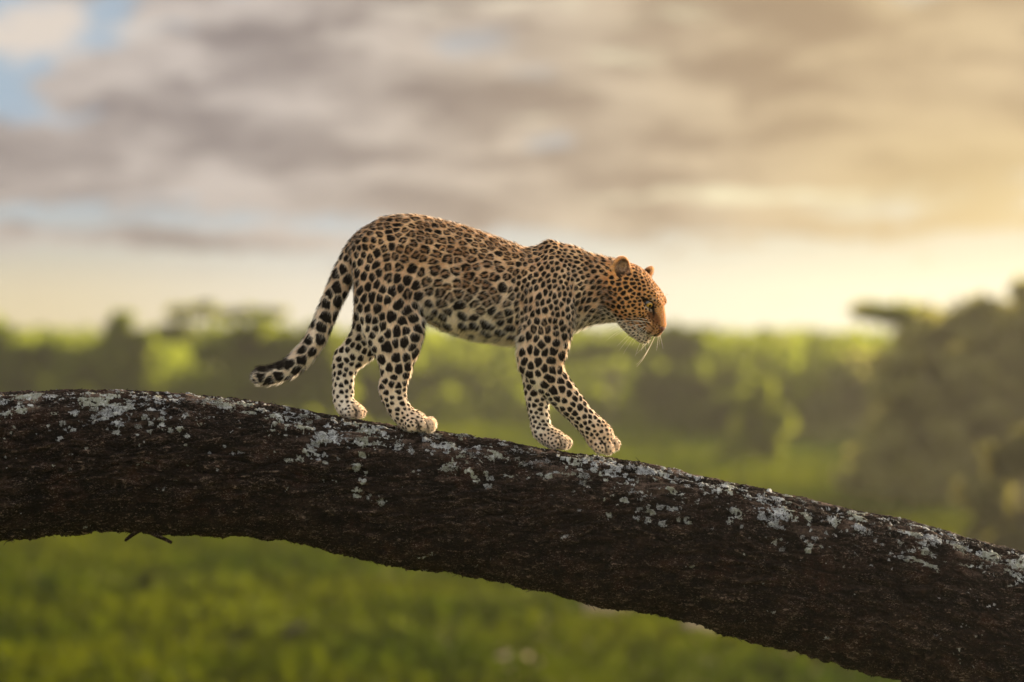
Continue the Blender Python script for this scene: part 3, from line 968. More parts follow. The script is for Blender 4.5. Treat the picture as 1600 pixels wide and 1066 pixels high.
# near hind leg: thigh, knee, hock, foot
chain(Z([(592, 402, -26, 42, 22), (604, 435, -36, 49, 22), (607, 470, -42, 49, 20), (612, 502, -44, 45, 18), (617, 530, -44, 38, 17),
         (621, 556, -42, 29.5, 16), (620, 582, -40, 23, 14.5), (617.5, 604, -38, 19.5, 13), (619, 624, -36, 17.5, 12.5), (628, 642, -34, 17, 14),
         (640, 655, -33, 17, 17)]), k=9, n=2)
chain(Z([(603, 598, -38, 8, 7), (601, 609, -38, 7, 7), (606, 622, -37, 7, 7)]), k=6, n=2)   # hock point
chain(Z([(648, 500, -40, 15, 14), (647, 524, -41, 16, 15), (642, 548, -41, 13, 13)]), k=8, n=2)   # knee
ellipsoid((648, -33, -657), (20, 17, 16), k=6)
for x_, dy, z_, r_ in ((645, -18, 662, 11.5), (659, -12, 662, 11.5), (671, -3, 664, 12), (672, 8, 662, 12)):
    ellipsoid((x_, -33 + dy, -z_), (r_ * .95, 8.0, 11.2), k=3.2)
# far hind leg, trailing
chain(Z([(596, 430, 28, 44, 20), (592, 470, 32, 40, 19), (585, 500, 34, 35, 17), (576, 524, 35, 30, 16), (560, 545, 35, 25.5, 14.5),
         (543, 563, 35, 21, 13.5), (535.5, 583, 34, 17.5, 12.5), (534.5, 607, 33, 16.5, 12), (534.5, 626, 32, 16, 13), (540, 638, 31, 14.5, 15)]), k=9, n=2)
chain(Z([(531, 552, 35, 8, 7), (527, 560, 35, 7, 6), (527, 574, 34, 6, 6)]), k=8, n=2)
ellipsoid((546, 30, -640), (18, 16, 13), k=6)
for x_, dy, z_, r_ in ((546, -15, 644, 11), (556, -8, 645, 11), (560, 3, 645, 11), (557, 12, 644, 11)):
    ellipsoid((x_, 30 + dy, -z_), (r_ * .95, 7.2, 10.2), k=3.2)

# grooves between the toes
GROOVES = [[(651, -52, 653), (655, -53, 661), (656, -50, 670)], [(665, -46, 654), (670, -47, 662), (670, -44, 671)],
           [(938, -41, 688), (945, -41, 698), (946, -38, 707)], [(952, -33, 684), (960, -30, 693), (961, -28, 703)],
           [(872, 11, 683), (877, 11, 692), (877, 13, 702)], [(884, 18, 684), (890, 20, 692), (890, 21, 701)],
           [(551, 14, 637), (556, 14, 645), (556, 15, 653)]]
for gr in GROOVES:
    chain([(x_, y_, -z_, 1.3, 2.6) for x_, y_, z_ in gr], k=2.5, n=2, carve=True)

# tail
chain(Z([(572, 385, 0, 22, 20), (556, 400, 0, 20, 18), (543, 420, 0, 18.5, 16.5), (530, 446, 0, 17, 15.5), (519, 470, 0, 15.5, 15), (508, 497, 0, 15, 15),
         (495, 526, -1, 15, 15), (478, 552, -2, 15, 15), (455, 573, -4, 14.5, 14.5), (430, 584, -6, 14, 14), (412, 587, -8, 13, 13)]), k=12, n=3)
ellipsoid((408, -8, -587), (11.5, 12, 12.5), k=5)

# head (F, R, U)
ellipsoid((-2, 0, 6), (42, 37, 34), k=14, head=True)
ellipsoid((26, 0, 10), (28, 28, 26), k=10, head=True)
for s in (-1, 1):
    chain([(-4, 28 * s, -10, 22, 15), (16, 29 * s, -10, 20, 13), (34, 21 * s, -10, 16, 12)], k=10, n=2, head=True)      # cheek bone and ruff
    chain([(2, 20 * s, -24, 17, 12), (24, 16 * s, -32, 13, 10), (46, 9 * s, -38, 10, 9)], k=8, n=2, head=True)         # jaw
    ellipsoid((36, 15 * s, 22), (15, 9, 8), k=7, head=True)                                            # brow
    ellipsoid((60, 10.5 * s, -19), (17, 11.5, 13.5), k=5, head=True)                                      # whisker pad
    ellipsoid((44, 26 * s, 10), (7.5, 9, 4.0), k=3, head=True, carve=True)                               # eye socket
chain([(26, 0, 20, 13, 15), (42, 0, 16, 12, 12), (58, 0, 5, 11, 10.5), (72, 0, -5, 8.5, 9)], k=6, n=2, head=True)        # nose bridge
chain([(34, 0, -6, 23, 22), (52, 0, -12, 18, 18), (66, 0, -14, 13, 14)], k=8, n=2, head=True)              # muzzle
ellipsoid((58, 0, -38), (15, 11.5, 9.5), k=4, head=True)                                                  # chin
for s in (-1, 1):                                                                                   # mouth line
    chain([(78, 0.5 * s, -22, 1.6, 1.6), (71, 9 * s, -28, 1.6, 1.6), (58, 18 * s, -28.5, 1.6, 1.6), (42, 22 * s, -26, 1.3, 1.3)], k=3, n=3, head=True, carve=True)
chain([(79, 0, -8, 1.4, 1.3), (78, 0, -20, 1.4, 1.3)], k=2.5, n=2, head=True, carve=True)             # philtrum


def rot_axes(F, R, U):
    return np.array([F, R, U])


def ear(s):
    """rounded cup opening forward and outward"""
    n = np.array([0.80, 0.58 * s, 0.10]); n /= np.linalg.norm(n)          # opening direction
    up = np.array([-0.25, 0.30 * s, 0.92]); up -= n * (up @ n); up /= np.linalg.norm(up)
    side = np.cross(up, n)
    Rm = np.array([n, side, up])
    c = np.array([-26., 31., 27.] if s > 0 else [-12., -37., 32.])
    ellipsoid(c, (9, 14, 18), k=6, head=True, rot=Rm)
    ellipsoid(c + n * 8.0 + up * 2.0, (9.0, 9.8, 13.5), k=2.5, head=True, carve=True, rot=Rm)
    ellipsoid(c - up * 14, (10, 13, 10), k=6, head=True, rot=Rm)
    return c, n, up, side


EARS = [ear(1), ear(-1)]


def surface_nets(D, h, o):
    nx, ny, nz = D.shape
    s = D < 0
    cs = np.zeros((nx - 1, ny - 1, nz - 1), np.uint8)
    corners = [(a, b, c) for a in (0, 1) for b in (0, 1) for c in (0, 1)]
    for a, b, c in corners:
        cs += s[a:nx - 1 + a, b:ny - 1 + b, c:nz - 1 + c]
    act = (cs > 0) & (cs < 8)
    I = np.argwhere(act)
    idx = np.full(act.shape, -1, np.int32); idx[act] = np.arange(len(I))
    vals = {c: D[I[:, 0] + c[0], I[:, 1] + c[1], I[:, 2] + c[2]] for c in corners}
    acc = np.zeros((len(I), 3)); cnt = np.zeros(len(I))
    for c in corners:
        for ax in range(3):
            if c[ax]: continue
            e = list(c); e[ax] = 1; e = tuple(e)
            va, vb = vals[c], vals[e]
            m = (va < 0) != (vb < 0)
            t = np.where(m, va / (va - vb + 1e-12), 0)
            p = np.zeros((len(I), 3)); p[:] = c; p[:, ax] = t
            acc[m] += p[m]; cnt += m
    V = (I + acc / cnt[:, None]) * h + o
    F = []
    for ax in range(3):
        b, c = (ax + 1) % 3, (ax + 2) % 3
        sa = [slice(None)] * 3; sb = [slice(None)] * 3
        sa[ax] = slice(0, -1); sb[ax] = slice(1, None)
        A, Bv = s[tuple(sa)], s[tuple(sb)]
        cr = np.argwhere(A != Bv)
        cr = cr[(cr[:, b] > 0) & (cr[:, c] > 0) & (cr[:, b] < D.shape[b] - 1) & (cr[:, c] < D.shape[c] - 1)]
        ins = A[cr[:, 0], cr[:, 1], cr[:, 2]]
        q = []
        for ob, oc in ((-1, -1), (0, -1), (0, 0), (-1, 0)):
            t = cr.copy(); t[:, b] += ob; t[:, c] += oc
            q.append(idx[t[:, 0], t[:, 1], t[:, 2]])
        q = np.stack(q, 1)
        q[~ins] = q[~ins][:, ::-1]
        F.append(q)
    return V, np.concatenate(F)


D[:, :, 0] = 9
LV, LF = surface_nets(D, H, B0)
del D
# keep only the largest connected piece is unnecessary; smooth lightly
E = np.concatenate([LF[:, [0, 1]], LF[:, [1, 2]], LF[:, [2, 3]], LF[:, [3, 0]]])


def lap(V, w):
    acc = np.zeros_like(V); n = np.bincount(E[:, 0], minlength=len(V)) + np.bincount(E[:, 1], minlength=len(V))
    for a in range(3):
        acc[:, a] = np.bincount(E[:, 0], V[E[:, 1], a], len(V)) + np.bincount(E[:, 1], V[E[:, 0], a], len(V))
    return V + w * (acc / n[:, None] - V)


LV = lap(lap(LV, 0.6), 0.5)


def vnormals(V, F):
    a = V[F[:, 2]] - V[F[:, 0]]; b = V[F[:, 3]] - V[F[:, 1]]
    n = np.cross(a, b); Nn = np.zeros_like(V)
    for k in range(4):
        for c in range(3):
            Nn[:, c] += np.bincount(F[:, k], n[:, c], len(V))
    return Nn / (np.linalg.norm(Nn, axis=1, keepdims=True) + 1e-9)


LN = vnormals(LV, LF)
print("body verts", len(LV), "t", round(time.time() - T0, 1))

# ---- coat: control points  x, py, spacing, fill, rosette, stretch angle(deg, 0 = along x, 90 = vertical), stretch, white, hair length, flow x, flow z
CP = np.array([
    # rump and back
    [585, 375, 13, .74, .35, -45, 1.25, .05, 4.5, -.8, -.6],
    [620, 352, 13, .74, .50, 0, 1.35, .00, 4.5, -1, -.1],
    [680, 358, 13, .74, .60, -15, 1.35, .00, 4.5, -1, .1],
    [740, 380, 13, .74, .75, -15, 1.35, .00, 4.5, -1, .1],
    [800, 396, 12, .74, .70, -8, 1.35, .00, 4.5, -1, 0],
    [600, 400, 15, .78, .30, 80, 1.20, .12, 4.5, -.7, -.7],
    [580, 430, 14, .80, .15, 80, 1.35, .22, 4.5, -.4, -1],
    [640, 400, 17, .78, .80, 60, 1.10, .05, 4.5, -.9, -.4],
    [640, 440, 17, .80, .60, 80, 1.10, .20, 4.5, -.7, -.7],
    [600, 470, 16, .80, .20, 80, 1.30, .30, 4.5, -.3, -1],
    [690, 400, 17, .78, .90, 0, 1.15, .05, 4.5, -1, -.2],
    [700, 440, 18, .80, .90, 0, 1.15, .30, 5, -1, -.3],
    [740, 430, 17, .78, 1.0, 0, 1.10, .15, 5, -1, -.2],
    [770, 450, 17, .76, .85, 0, 1.10, .25, 5, -1, -.3],
    [690, 475, 19, .80, .60, 0, 1.20, .68, 6, -.8, -.7],
    [740, 480, 19, .76, .60, 20, 1.20, .74, 6, -.9, -.6],
    [790, 480, 17, .70, .60, 20, 1.20, .68, 7, -.9, -.5],
    [670, 490, 18, .50, .0, -60, 1.40, .90, 8, -.6, -.9],
    [710, 505, 23, .62, .0, -55, 1.60, .92, 6, -.6, -.8],
    [760, 520, 24, .58, .0, -30, 1.60, 1.0, 6.5, -.6, -.7],
    [800, 530, 23, .52, .0, 0, 1.50, 1.0, 7, -.6, -.7],
    # shoulder
    [862, 385, 9.5, .70, .10, 20, 1.35, .00, 4, -.8, -.5],
    [820, 420, 12, .72, .55, 60, 1.30, .10, 4.5, -.9, -.3],
    [815, 460, 11, .68, .20, 80, 1.60, .28, 5, -.6, -.7],
    [815, 500, 10, .66, .0, 80, 1.50, .35, 5.5, -.5, -.8],
    [855, 420, 9.5, .70, .05, 70, 1.35, .08, 4, -.5, -.9],
    [880, 440, 9, .68, .0, 50, 1.25, .18, 4, -.4, -.9],
    [850, 460, 10.5, .70, .05, 80, 1.45, .24, 4, -.2, -1],
    [870, 490, 10, .70, .05, 70, 1.20, .30, 4, -.1, -1],
    [845, 510, 13, .76, .30, 80, 1.20, .32, 4, -.1, -1],
    [885, 520, 11, .72, .0, 20, 1.10, .45, 5, .1, -1],
    # near fore leg
    [830, 550, 14, .78, .0, 80, 1.35, .38, 3.5, 0, -1],
    [865, 560, 15, .78, .0, 70, 1.15, .38, 3.5, .2, -1],
    [860, 590, 16, .80, .0, -50, 1.15, .42, 3, .5, -.9],
    [885, 600, 13, .76, .0, -50, 1.15, .40, 2.6, .5, -.9],
    [895, 635, 11.5, .74, .0, -50, 1.15, .50, 2.4, .6, -.9],
    [915, 655, 9.5, .68, .0, -50, 1.10, .52, 2.2, .6, -.8],
    [938, 675, 7.5, .58, .0, 10, 1.10, .30, 2.2, .6, -.8],
    [950, 700, 6.5, .42, .0, 0, 1.00, .35, 2.5, .6, -.8],
    # neck
    [910, 400, 9, .66, .0, -20, 1.40, .02, 4.5, -1, .1],
    [945, 415, 8.5, .64, .0, -20, 1.40, .05, 4.5, -1, .2],
    [905, 430, 9, .66, .0, 30, 1.30, .18, 4.5, -1, -.1],
    [930, 450, 10, .64, .0, 45, 1.50, .35, 5, -1, -.3],
    [910, 475, 12, .68, .0, 60, 1.60, .45, 5, -.9, -.5],
    [940, 485, 12, .66, .0, 0, 1.70, .55, 6, -.9, -.6],
    [905, 505, 10, .62, .0, 0, 1.60, .75, 7, -.6, -.8],
    # far and near hind legs
    [615, 500, 18, .78, .20, 80, 1.20, .42, 4.5, .1, -1],
    [640, 495, 18, .80, .0, 0, 1.20, .42, 5, .2, -1],
    [615, 540, 18, .78, .0, 80, 1.20, .55, 4, 0, -1],
    [645, 540, 18, .78, .0, 30, 1.20, .60, 4.5, .2, -1],
    [622, 570, 16.5, .76, .0, 80, 1.15, .60, 3.5, 0, -1],
    [615, 600, 13, .72, .0, 0, 1.15, .60, 2.8, 0, -1],
    [622, 625, 10.5, .62, .0, 0, 1.20, .65, 2.4, .3, -1],
    [640, 645, 7.5, .52, .0, 0, 1.10, .50, 2.2, .5, -.8],
    [668, 660, 6, .44, .0, 0, 1.00, .42, 2.2, .7, -.6],
    [590, 520, 15, .62, .0, 80, 1.20, .75, 4, -.3, -1],
    [565, 545, 13.5, .64, .0, 60, 1.10, .80, 3.5, -.5, -.9],
    [540, 570, 11.5, .62, .0, 60, 1.10, .80, 3, -.3, -1],
    [535, 600, 10.5, .56, .0, 60, 1.10, .85, 2.5, 0, -1],
    [535, 628, 8.5, .48, .0, 0, 1.10, .80, 2.3, .2, -1],
    [558, 642, 6, .40, .0, 0, 1.00, .15, 2.2, .7, -.6],
    # far fore leg
    [833, 600, 15, .66, .0, 20, 1.20, .80, 3, 0, -1],
    [842, 630, 10, .62, .0, 0, 1.20, .82, 2.5, 0, -1],
    [842, 660, 8.5, .58, .0, 0, 1.30, .78, 2.3, .2, -1],
    [862, 684, 6.5, .52, .0, 0, 1.10, .25, 2.2, .7, -.7],
    [888, 695, 6, .38, .0, 0, 1.00, .20, 2.2, .7, -.7],
    # tail
    [550, 395, 14, .76, .10, -60, 1.20, .20, 4.5, -.5, -1],
    [535, 425, 18, .74, .0, -60, 1.10, .45, 5, -.5, -1],
    [515, 470, 19, .74, .0, -65, 1.25, .62, 5.5, -.4, -1],
    [500, 515, 20, .74, .0, -65, 1.25, .70, 5.5, -.5, -1],
    [470, 560, 20, .74, .0, -140, 1.30, .75, 6, -.8, -.7],
    [430, 582, 19, .76, .0, 90, 1.20, .80, 6, -1, -.3],
    [405, 587, 18, .74, .0, 90, 1.20, .85, 6, -1, -.2],
], float)


def field(P, cols, power=4.0):
    """inverse-distance blend of coat control points"""
    d2 = (P[:, None, 0] - CP[None, :, 0]) ** 2 + (-P[:, None, 2] - CP[None, :, 1]) ** 2 + 30
    w = d2 ** (-power / 2)
    w /= w.sum(1, keepdims=True)
    a = np.radians(CP[:, 5] * 2)
    T = np.column_stack([CP[:, 2:5], np.cos(a), np.sin(a), CP[:, 6:]])
    return w @ T


def coat_params(P):
    out = []
    for i in range(0, len(P), 20000):
        out.append(field(P[i:i + 20000], None))
    T = np.concatenate(out)
    ang = np.arctan2(T[:, 4], T[:, 3]) / 2
    c = {'s': T[:, 0], 'fill': T[:, 1], 'ros': T[:, 2], 'ang': ang, 'el': T[:, 5], 'white': T[:, 6], 'len': T[:, 7],
         'fx': T[:, 8], 'fz': T[:, 9]}
    c['fy'] = np.zeros(len(P))
    # head, in its own frame
    h = (P - HO) @ HM.T
    F_, R_, U_ = h.T
    hmc = sstep(F_ + 0.3 * U_, -75, -5) * (np.linalg.norm(h, axis=1) < 140) * (P[:, 0] > 900)
    hm = sstep(F_ + 0.25 * U_ + 0.0 * R_, -34, -16) * (np.linalg.norm(h, axis=1) < 125) * (P[:, 0] > 940)
    aR = np.abs(R_)
    hs = 5.6 + 3.0 * sstep(aR, 14, 32) * sstep(-F_, -44, -12) - 1.0 * sstep(F_, 40, 62)
    hf = 0.62 + 0.1 * sstep(aR, 14, 32) - .25 * sstep(F_, 45, 60) * (U_ > -6)
    hw = 0.04 + 0.26 * sstep(-U_, -4, 18) + 0.6 * sstep(-U_, 30, 40)
    for k_, v in (('s', hs), ('fill', hf), ('ros', 0 * hs), ('white', np.clip(hw, 0, 1)), ('el', 1.25 + 0 * hs),
                  ('ang', 0.2 + 0 * hs), ('len', 1.6 + 4.5 * sstep(-F_, -20, 15) * sstep(-U_, 0, 15) + 1.5 * sstep(-U_, 28, 34)),
                  ('fx', -HM[0, 0] + .25 * HM[2, 0] + 0 * hs), ('fy', -HM[0, 1] + 0 * hs), ('fz', -HM[0, 2] - 0.15 + 0 * hs)):
        c[k_] = c[k_] * (1 - hm) + v * hm
    c['fill'] = c['fill'] * (1 - .45 * sstep(-P[:, 2], 518, 536) * (P[:, 0] > 665) * (P[:, 0] < 812))
    c['hm'] = hm; c['h'] = h; c['hmc'] = hmc
    c['s'] = c['s'] * np.where((P[:, 2] > -545) & (P[:, 0] > 545) & (P[:, 0] < 830), .94, 1.0)
    c['white'] = c['white'] + .05 * (1 - hm) * sstep(-P[:, 2], 385, 440)
    c['len'] = c['len'] * .82
    return c


CO = coat_params(LV)
# spot centres: dart throwing with the local, stretched spacing
order = rng.permutation(len(LV))[:130000]
seeds = []
cell = 8.0; grid = {}
oc = {k_: CO[k_][order] for k_ in ('s', 'ang', 'el')}
OP = LV[order]
for i in range(len(order)):
    p = OP[i]; s_ = oc['s'][i] * 0.80; ca, sa = math.cos(oc['ang'][i]), math.sin(oc['ang'][i]); el_ = oc['el'][i]
    gx, gy, gz = int(p[0] // cell), int(p[1] // cell), int(p[2] // cell)
    rr = int(s_ * el_ // cell) + 1; ok = True
    for a in range(gx - rr, gx + rr + 1):
        for b in range(gy - rr, gy + rr + 1):
            for c_ in range(gz - rr, gz + rr + 1):
                for q in grid.get((a, b, c_), ()):
                    dx, dy, dz = p[0] - q[0], p[1] - q[1], p[2] - q[2]
                    al = dx * ca + dz * sa; ac = -dx * sa + dz * ca
                    sq = math.sqrt(el_)
                    if (al / sq) ** 2 + (ac * sq) ** 2 + dy * dy < (s_ * s_):
                        ok = False; break
                if not ok: break
            if not ok: break
        if not ok: break
    if ok:
        seeds.append(order[i]); grid.setdefault((gx, gy, gz), []).append(p)
seeds = np.array(seeds)
SP = LV[seeds]; NS = len(seeds)
print("spots", NS, "t", round(time.time() - T0, 1))
kd = KDTree(NS)
for i, p in enumerate(SP): kd.insert(p, i)
kd.balance()
KN = 5
nb = np.empty((len(LV), KN), int)
for i, p in enumerate(LV.tolist()):
    nb[i] = [t[1] for t in kd.find_n(p, KN)]
warp = np.column_stack([fbm(LV / 7.0, 2, 5), fbm(LV / 7.0, 2, 6), fbm(LV / 7.0, 2, 8)])
PW = LV + warp * (CO['s'][:, None] * 0.085)
sdl = {k_: CO[k_][seeds] for k_ in ('s', 'ang', 'el', 'fill', 'ros')}
jit = rng.uniform(0.82, 1.12, NS); ph = rng.uniform(0, 6.28, NS); rr_ = rng.uniform(0, 1, NS)
DD = np.empty((len(LV), KN)); LOC = []
for k_ in range(KN):
    j = nb[:, k_]; d = PW - SP[j]
    a = sdl['ang'][j]; sq = np.sqrt(sdl['el'][j])
    al = (d[:, 0] * np.cos(a) + d[:, 2] * np.sin(a)) / sq; ac = (-d[:, 0] * np.sin(a) + d[:, 2] * np.cos(a)) * sq
    DD[:, k_] = np.sqrt(al ** 2 + ac ** 2 + d[:, 1] ** 2) / (sdl['s'][j] * jit[j])
    LOC.append((al, ac))
first = DD.argmin(1); ar = np.arange(len(LV))
F1 = DD[ar, first]
D2 = DD.copy(); D2[ar, first] = 9; F2 = D2.min(1)
j1 = nb[ar, first]
al = np.choose(first, [l[0] for l in LOC]); ac = np.choose(first, [l[1] for l in LOC])
theta = np.arctan2(ac, al) + ph[j1]
fill = sdl['fill'][j1]; ros = sdl['ros'][j1] * (rr_[j1] < sdl['ros'][j1] * 1.15 + .05)
lob = 1 + 0.10 * np.sin(3 * theta) + 0.07 * np.sin(2 * theta + 1.3)
outer = fill * 0.68 * lob
edge = 1.3 / sdl['s'][j1]
v = 1 - sstep(F1, outer - edge * .6, outer + edge * .6)
seam = sstep(F2 - F1, 0.07, 0.07 + edge * 1.3 + .05)
v = v * seam
inner = 0.185 * (1 + .25 * np.sin(2 * theta))
hole = (1 - sstep(F1, inner - edge * .6, inner + edge * .6))
gap = sstep(np.cos(theta * 1.0 + 2 * np.sin(theta)), 0.86, 0.96) * sstep(F1, .15, .25)
gap2 = sstep(np.cos(theta + 2.3), 0.93, 0.99) * sstep(F1, .15, .25)
op = np.clip(hole + gap + gap2, 0, 1) * ros
spot = v * (1 - np.where(ros > .25, op, 0))
rosc = (1 - sstep(F1, outer * .55, outer * .95)) * ros                      # warm rosette centre

# base colour (linear albedo)
c_tan = np.array([0.62, 0.39, 0.20]); c_white = np.array([0.82, 0.74, 0.62])
c_dark = np.array([0.008, 0.005, 0.004]); c_ctr = np.array([0.36, 0.155, 0.05])
h = CO['h']; hm = CO['hm']; F_, R_, U_ = h.T; aR = np.abs(R_)
wv = CO['white'] + 0.10 * fbm(LV / 18, 2, 31)
inner_leg = (LV[:, 2] < -500) & (np.sign(LV[:, 1]) * LN[:, 1] < 0) & (hm < .3)
wv = np.where(inner_leg, wv + .35, wv)
wv = wv + 0.35 * sstep(-LN[:, 2], .3, .9) * (hm < .5) - 0.12 * sstep(LN[:, 2], .5, .95)
wv = np.clip(wv, 0, 1)[:, None]
base = c_tan * (1 - wv) + c_white * wv
hc = np.array([0.60, 0.30, 0.095])  # richer orange head coat, partly standing in for warm sunlight on the face
hw_ = (CO['hmc'] * (1 - sstep(wv[:, 0], .25, .8)))[:, None]
base = base * (1 - hw_) + hc * hw_
base = base * (1 + 0.10 * fbm(LV / 4.0, 2, 77))[:, None]
base = base * (1 - (rosc * .8)[:, None]) + c_ctr * (rosc * .8)[:, None]


def hmask(F, R, U, rf, rr, ru, soft=.35):
    q = np.sqrt(((F_ - F) / rf) ** 2 + ((aR - R) / rr) ** 2 + ((U_ - U) / ru) ** 2)
    return (1 - sstep(q, 1 - soft, 1 + soft)) * (hm > .2)


def hline(pts, w):
    """distance mask of a polyline on the face (mirrored)"""
    best = np.full(len(LV), 99.0)
    Q = np.column_stack([F_, aR, U_])
    for a, b in zip(pts[:-1], pts[1:]):
        a = np.array(a, float); b = np.array(b, float); ab = b - a
        t = np.clip(((Q - a) @ ab) / (ab @ ab), 0, 1)
        best = np.minimum(best, np.linalg.norm(Q - a - t[:, None] * ab, axis=1))
    return (1 - sstep(best, w * .6, w * 1.4)) * (hm > .2)


# muzzle: no round spots on the nose bridge, dark mouth corner, tear mark, white lips and eye patches
spot *= 1 - hmask(68, 0, 4, 20, 12, 14)
spot *= 1 - 0.9 * hmask(62, 16, -21, 20, 13, 10)
rows = np.zeros(len(LV))
for q in range(4):
    rows = np.maximum(rows, hline([(36, 24, -10 - 6.0 * q), (50, 22.5, -10 - 5.4 * q), (62, 21, -13 - 4.6 * q), (74, 15, -15 - 3.6 * q)], 2.0))
wmask = hmask(66, 10, -20, 16, 14, 7)
wmask *= .15
base = base * (1 - wmask[:, None]) + c_white * wmask[:, None]
lip = hmask(62, 8, -30, 22, 16, 4.5)[:, None]
base = base * (1 - .9 * lip) + c_white * .9 * lip
ns_m = (hmask(58, 12.5, -3, 21, 6.5, 10) * .9)[:, None]
base = base * (1 - ns_m) + np.array([.15, .055, .02]) * ns_m  # dark brown paints in the shade on the side of the nose
pf_m = (hmask(67, 13, -17, 12, 9, 7) * .65)[:, None]
base = base * (1 - pf_m) + np.array([.30, .14, .06]) * pf_m
ul = (hmask(71, 7, -27, 8, 10, 5) * .9)[:, None]
base = base * (1 - ul) + c_white * ul
nb_m = (hmask(62, 0, 5, 26, 6.5, 9) * .7)[:, None]
base = base * (1 - nb_m) + np.array([.50, .22, .07]) * nb_m
em = hmask(48, 20, 4.5, 8, 8, 3.2)
base = base * (1 - .55 * em[:, None]) + c_white * .55 * em[:, None]
em = hmask(44, 17, 21, 7, 6, 3)
base = base * (1 - .55 * em[:, None]) + c_white * .55 * em[:, None]
spot = np.maximum(spot, rows * .9)
spot = np.maximum(spot, hline([(53, 13.5, 8), (57, 11.5, 3), (64, 11, -6), (70, 10, -14)], 2.2))     # tear line
spot = np.maximum(spot, hline([(52, 14, 10), (46, 19, 15), (38, 24.5, 13), (30, 28, 10)], 2.6))          # upper lid
spot = np.maximum(spot, hline([(52, 14, 8), (46, 20, 6), (38, 24.5, 9.5), (28, 29, 9)], 2.1))
spot = np.maximum(spot, hline([(76, 2, -23), (70, 10, -28), (56, 18, -29), (42, 22, -27), (30, 24, -25)], 2.5))
for c, n_, up_, sd_ in EARS:
    s = 1 if c[1] > 0 else -1
    q = h - c; an = q @ n_; au = q @ up_; asd = q @ sd_
    near = (np.abs(an) < 16) & (np.abs(au) < 26) & (np.abs(asd) < 22) & (np.sign(R_) == s)
    inside = near & ((LN @ HM.T @ n_) > 0.15) & (au > -14)
    back = near & ((LN @ HM.T @ n_) < -0.2)
    nearE = near & (np.sqrt((asd / 16) ** 2 + (au / 21) ** 2) < 1)
    spot[nearE] *= .25
    tuft = sstep(au, -12, 0) * (1 - sstep(np.sqrt(asd ** 2 + (au - 1) ** 2), 8, 13))
    base[nearE] = np.array([.60, .29, .09]); base[inside] = np.array([.26, .12, .05])
    rim = near & (np.sqrt((asd / 14) ** 2 + (au / 18) ** 2) > .86); base[rim] = np.array([.70, .36, .12]); inside &= ~rim
    ti = (tuft * .8 * (0.55 + .9 * fbm(h / [3.0, 2.0, 5.0], 2, 9)))[:, None].clip(0, 1)
    base = np.where(inside[:, None], base * (1 - ti) + np.array([.74, .52, .32]) * ti, base)
    spot = np.where(inside & (au < -3), np.maximum(spot, .85 * sstep(-au + 4 * fbm(h / 4, 2, 15), 2, 8)), spot)
    bk = sstep(au, -20, -6) * (1 - sstep(au, 6, 13))
    spot = np.where(back, np.maximum(spot, bk * .95), spot)
tip = (LV[:, 0] < 452) & (LV[:, 0] > 396) & (LV[:, 2] < -560)
spot = np.where(tip, np.maximum(spot, .95 * sstep(LN[:, 2] + .55 * fbm(LV / 9, 2, 81), .25, .5)), spot)
gm = np.zeros(len(LV))
for gr in GROOVES:
    q = np.array([(x_, y_, -z_) for x_, y_, z_ in gr], float)
    for a, b in zip(q[:-1], q[1:]):
        ab = b - a; t = np.clip(((LV - a) @ ab) / (ab @ ab), 0, 1)
        gm = np.maximum(gm, 1 - sstep(np.linalg.norm(LV - a - t[:, None] * ab, axis=1), 1.6, 3.6))
base = base * (1 - .8 * gm[:, None])  # coat colour darkened along the toe creases to imitate shade
body_col = base * (1 - spot[:, None]) + c_dark * spot[:, None]
body_col = np.clip(body_col, 0.003, 0.85)

# fine coat relief so the flank catches light unevenly
bump = fbm(LV * np.array([.18, .3, .3]), 2, 41)
LVb = LV + LN * (bump * 0.5 + 1.3 * fbm(LV * np.array([.035, .035, .022]), 2, 43) * (CO['hm'] < .5) * sstep(LV[:, 2], -600, -540))[:, None]


def fur_mat():
    m, g = mat("leopard_coat")
    a = g.new('ShaderNodeAttribute', attribute_name='coat')
    tc = g.new('ShaderNodeTexCoord')
    n = g.noise(tc.outputs['Object'], 420, 3, .6)
    c = g.mix(g.ramp(n, .3, .7, 0, .35), a.outputs['Color'], g.mix(1, a.outputs['Color'], (1.5, 1.45, 1.4), 'MULTIPLY'))
    p = g.new('ShaderNodeBsdfPrincipled')
    g.l.new(c, p.inputs['Base Color']); p.inputs['Roughness'].default_value = .75
    p.inputs['Specular IOR Level'].default_value = .04
    p.inputs['Sheen Weight'].default_value = .05; p.inputs['Sheen Roughness'].default_value = .45
    finish(g, p.outputs[0])
    return m


def hair_mat():
    m, g = mat("leopard_fur")
    a = g.new('ShaderNodeAttribute', attribute_name='coat')
    d = g.new('ShaderNodeBsdfDiffuse'); g.l.new(a.outputs['Color'], d.inputs['Color'])
    t = g.new('ShaderNodeBsdfTranslucent'); g.l.new(g.mix(1, a.outputs['Color'], (1.15, 1.1, 1.05), 'MULTIPLY'), t.inputs['Color'])
    mx = g.new('ShaderNodeMixShader'); mx.inputs[0].default_value = .55
    g.l.new(d.outputs[0], mx.inputs[1]); g.l.new(t.outputs[0], mx.inputs[2])
    gl = g.new('ShaderNodeBsdfAnisotropic') if False else g.new('ShaderNodeBsdfGlossy')
    gl.inputs['Roughness'].default_value = .5; gl.inputs['Color'].default_value = (.8, .75, .7, 1)
    m2 = g.new('ShaderNodeMixShader'); m2.inputs[0].default_value = .015
    g.l.new(mx.outputs[0], m2.inputs[1]); g.l.new(gl.outputs[0], m2.inputs[2])
    finish(g, m2.outputs[0])
    return m


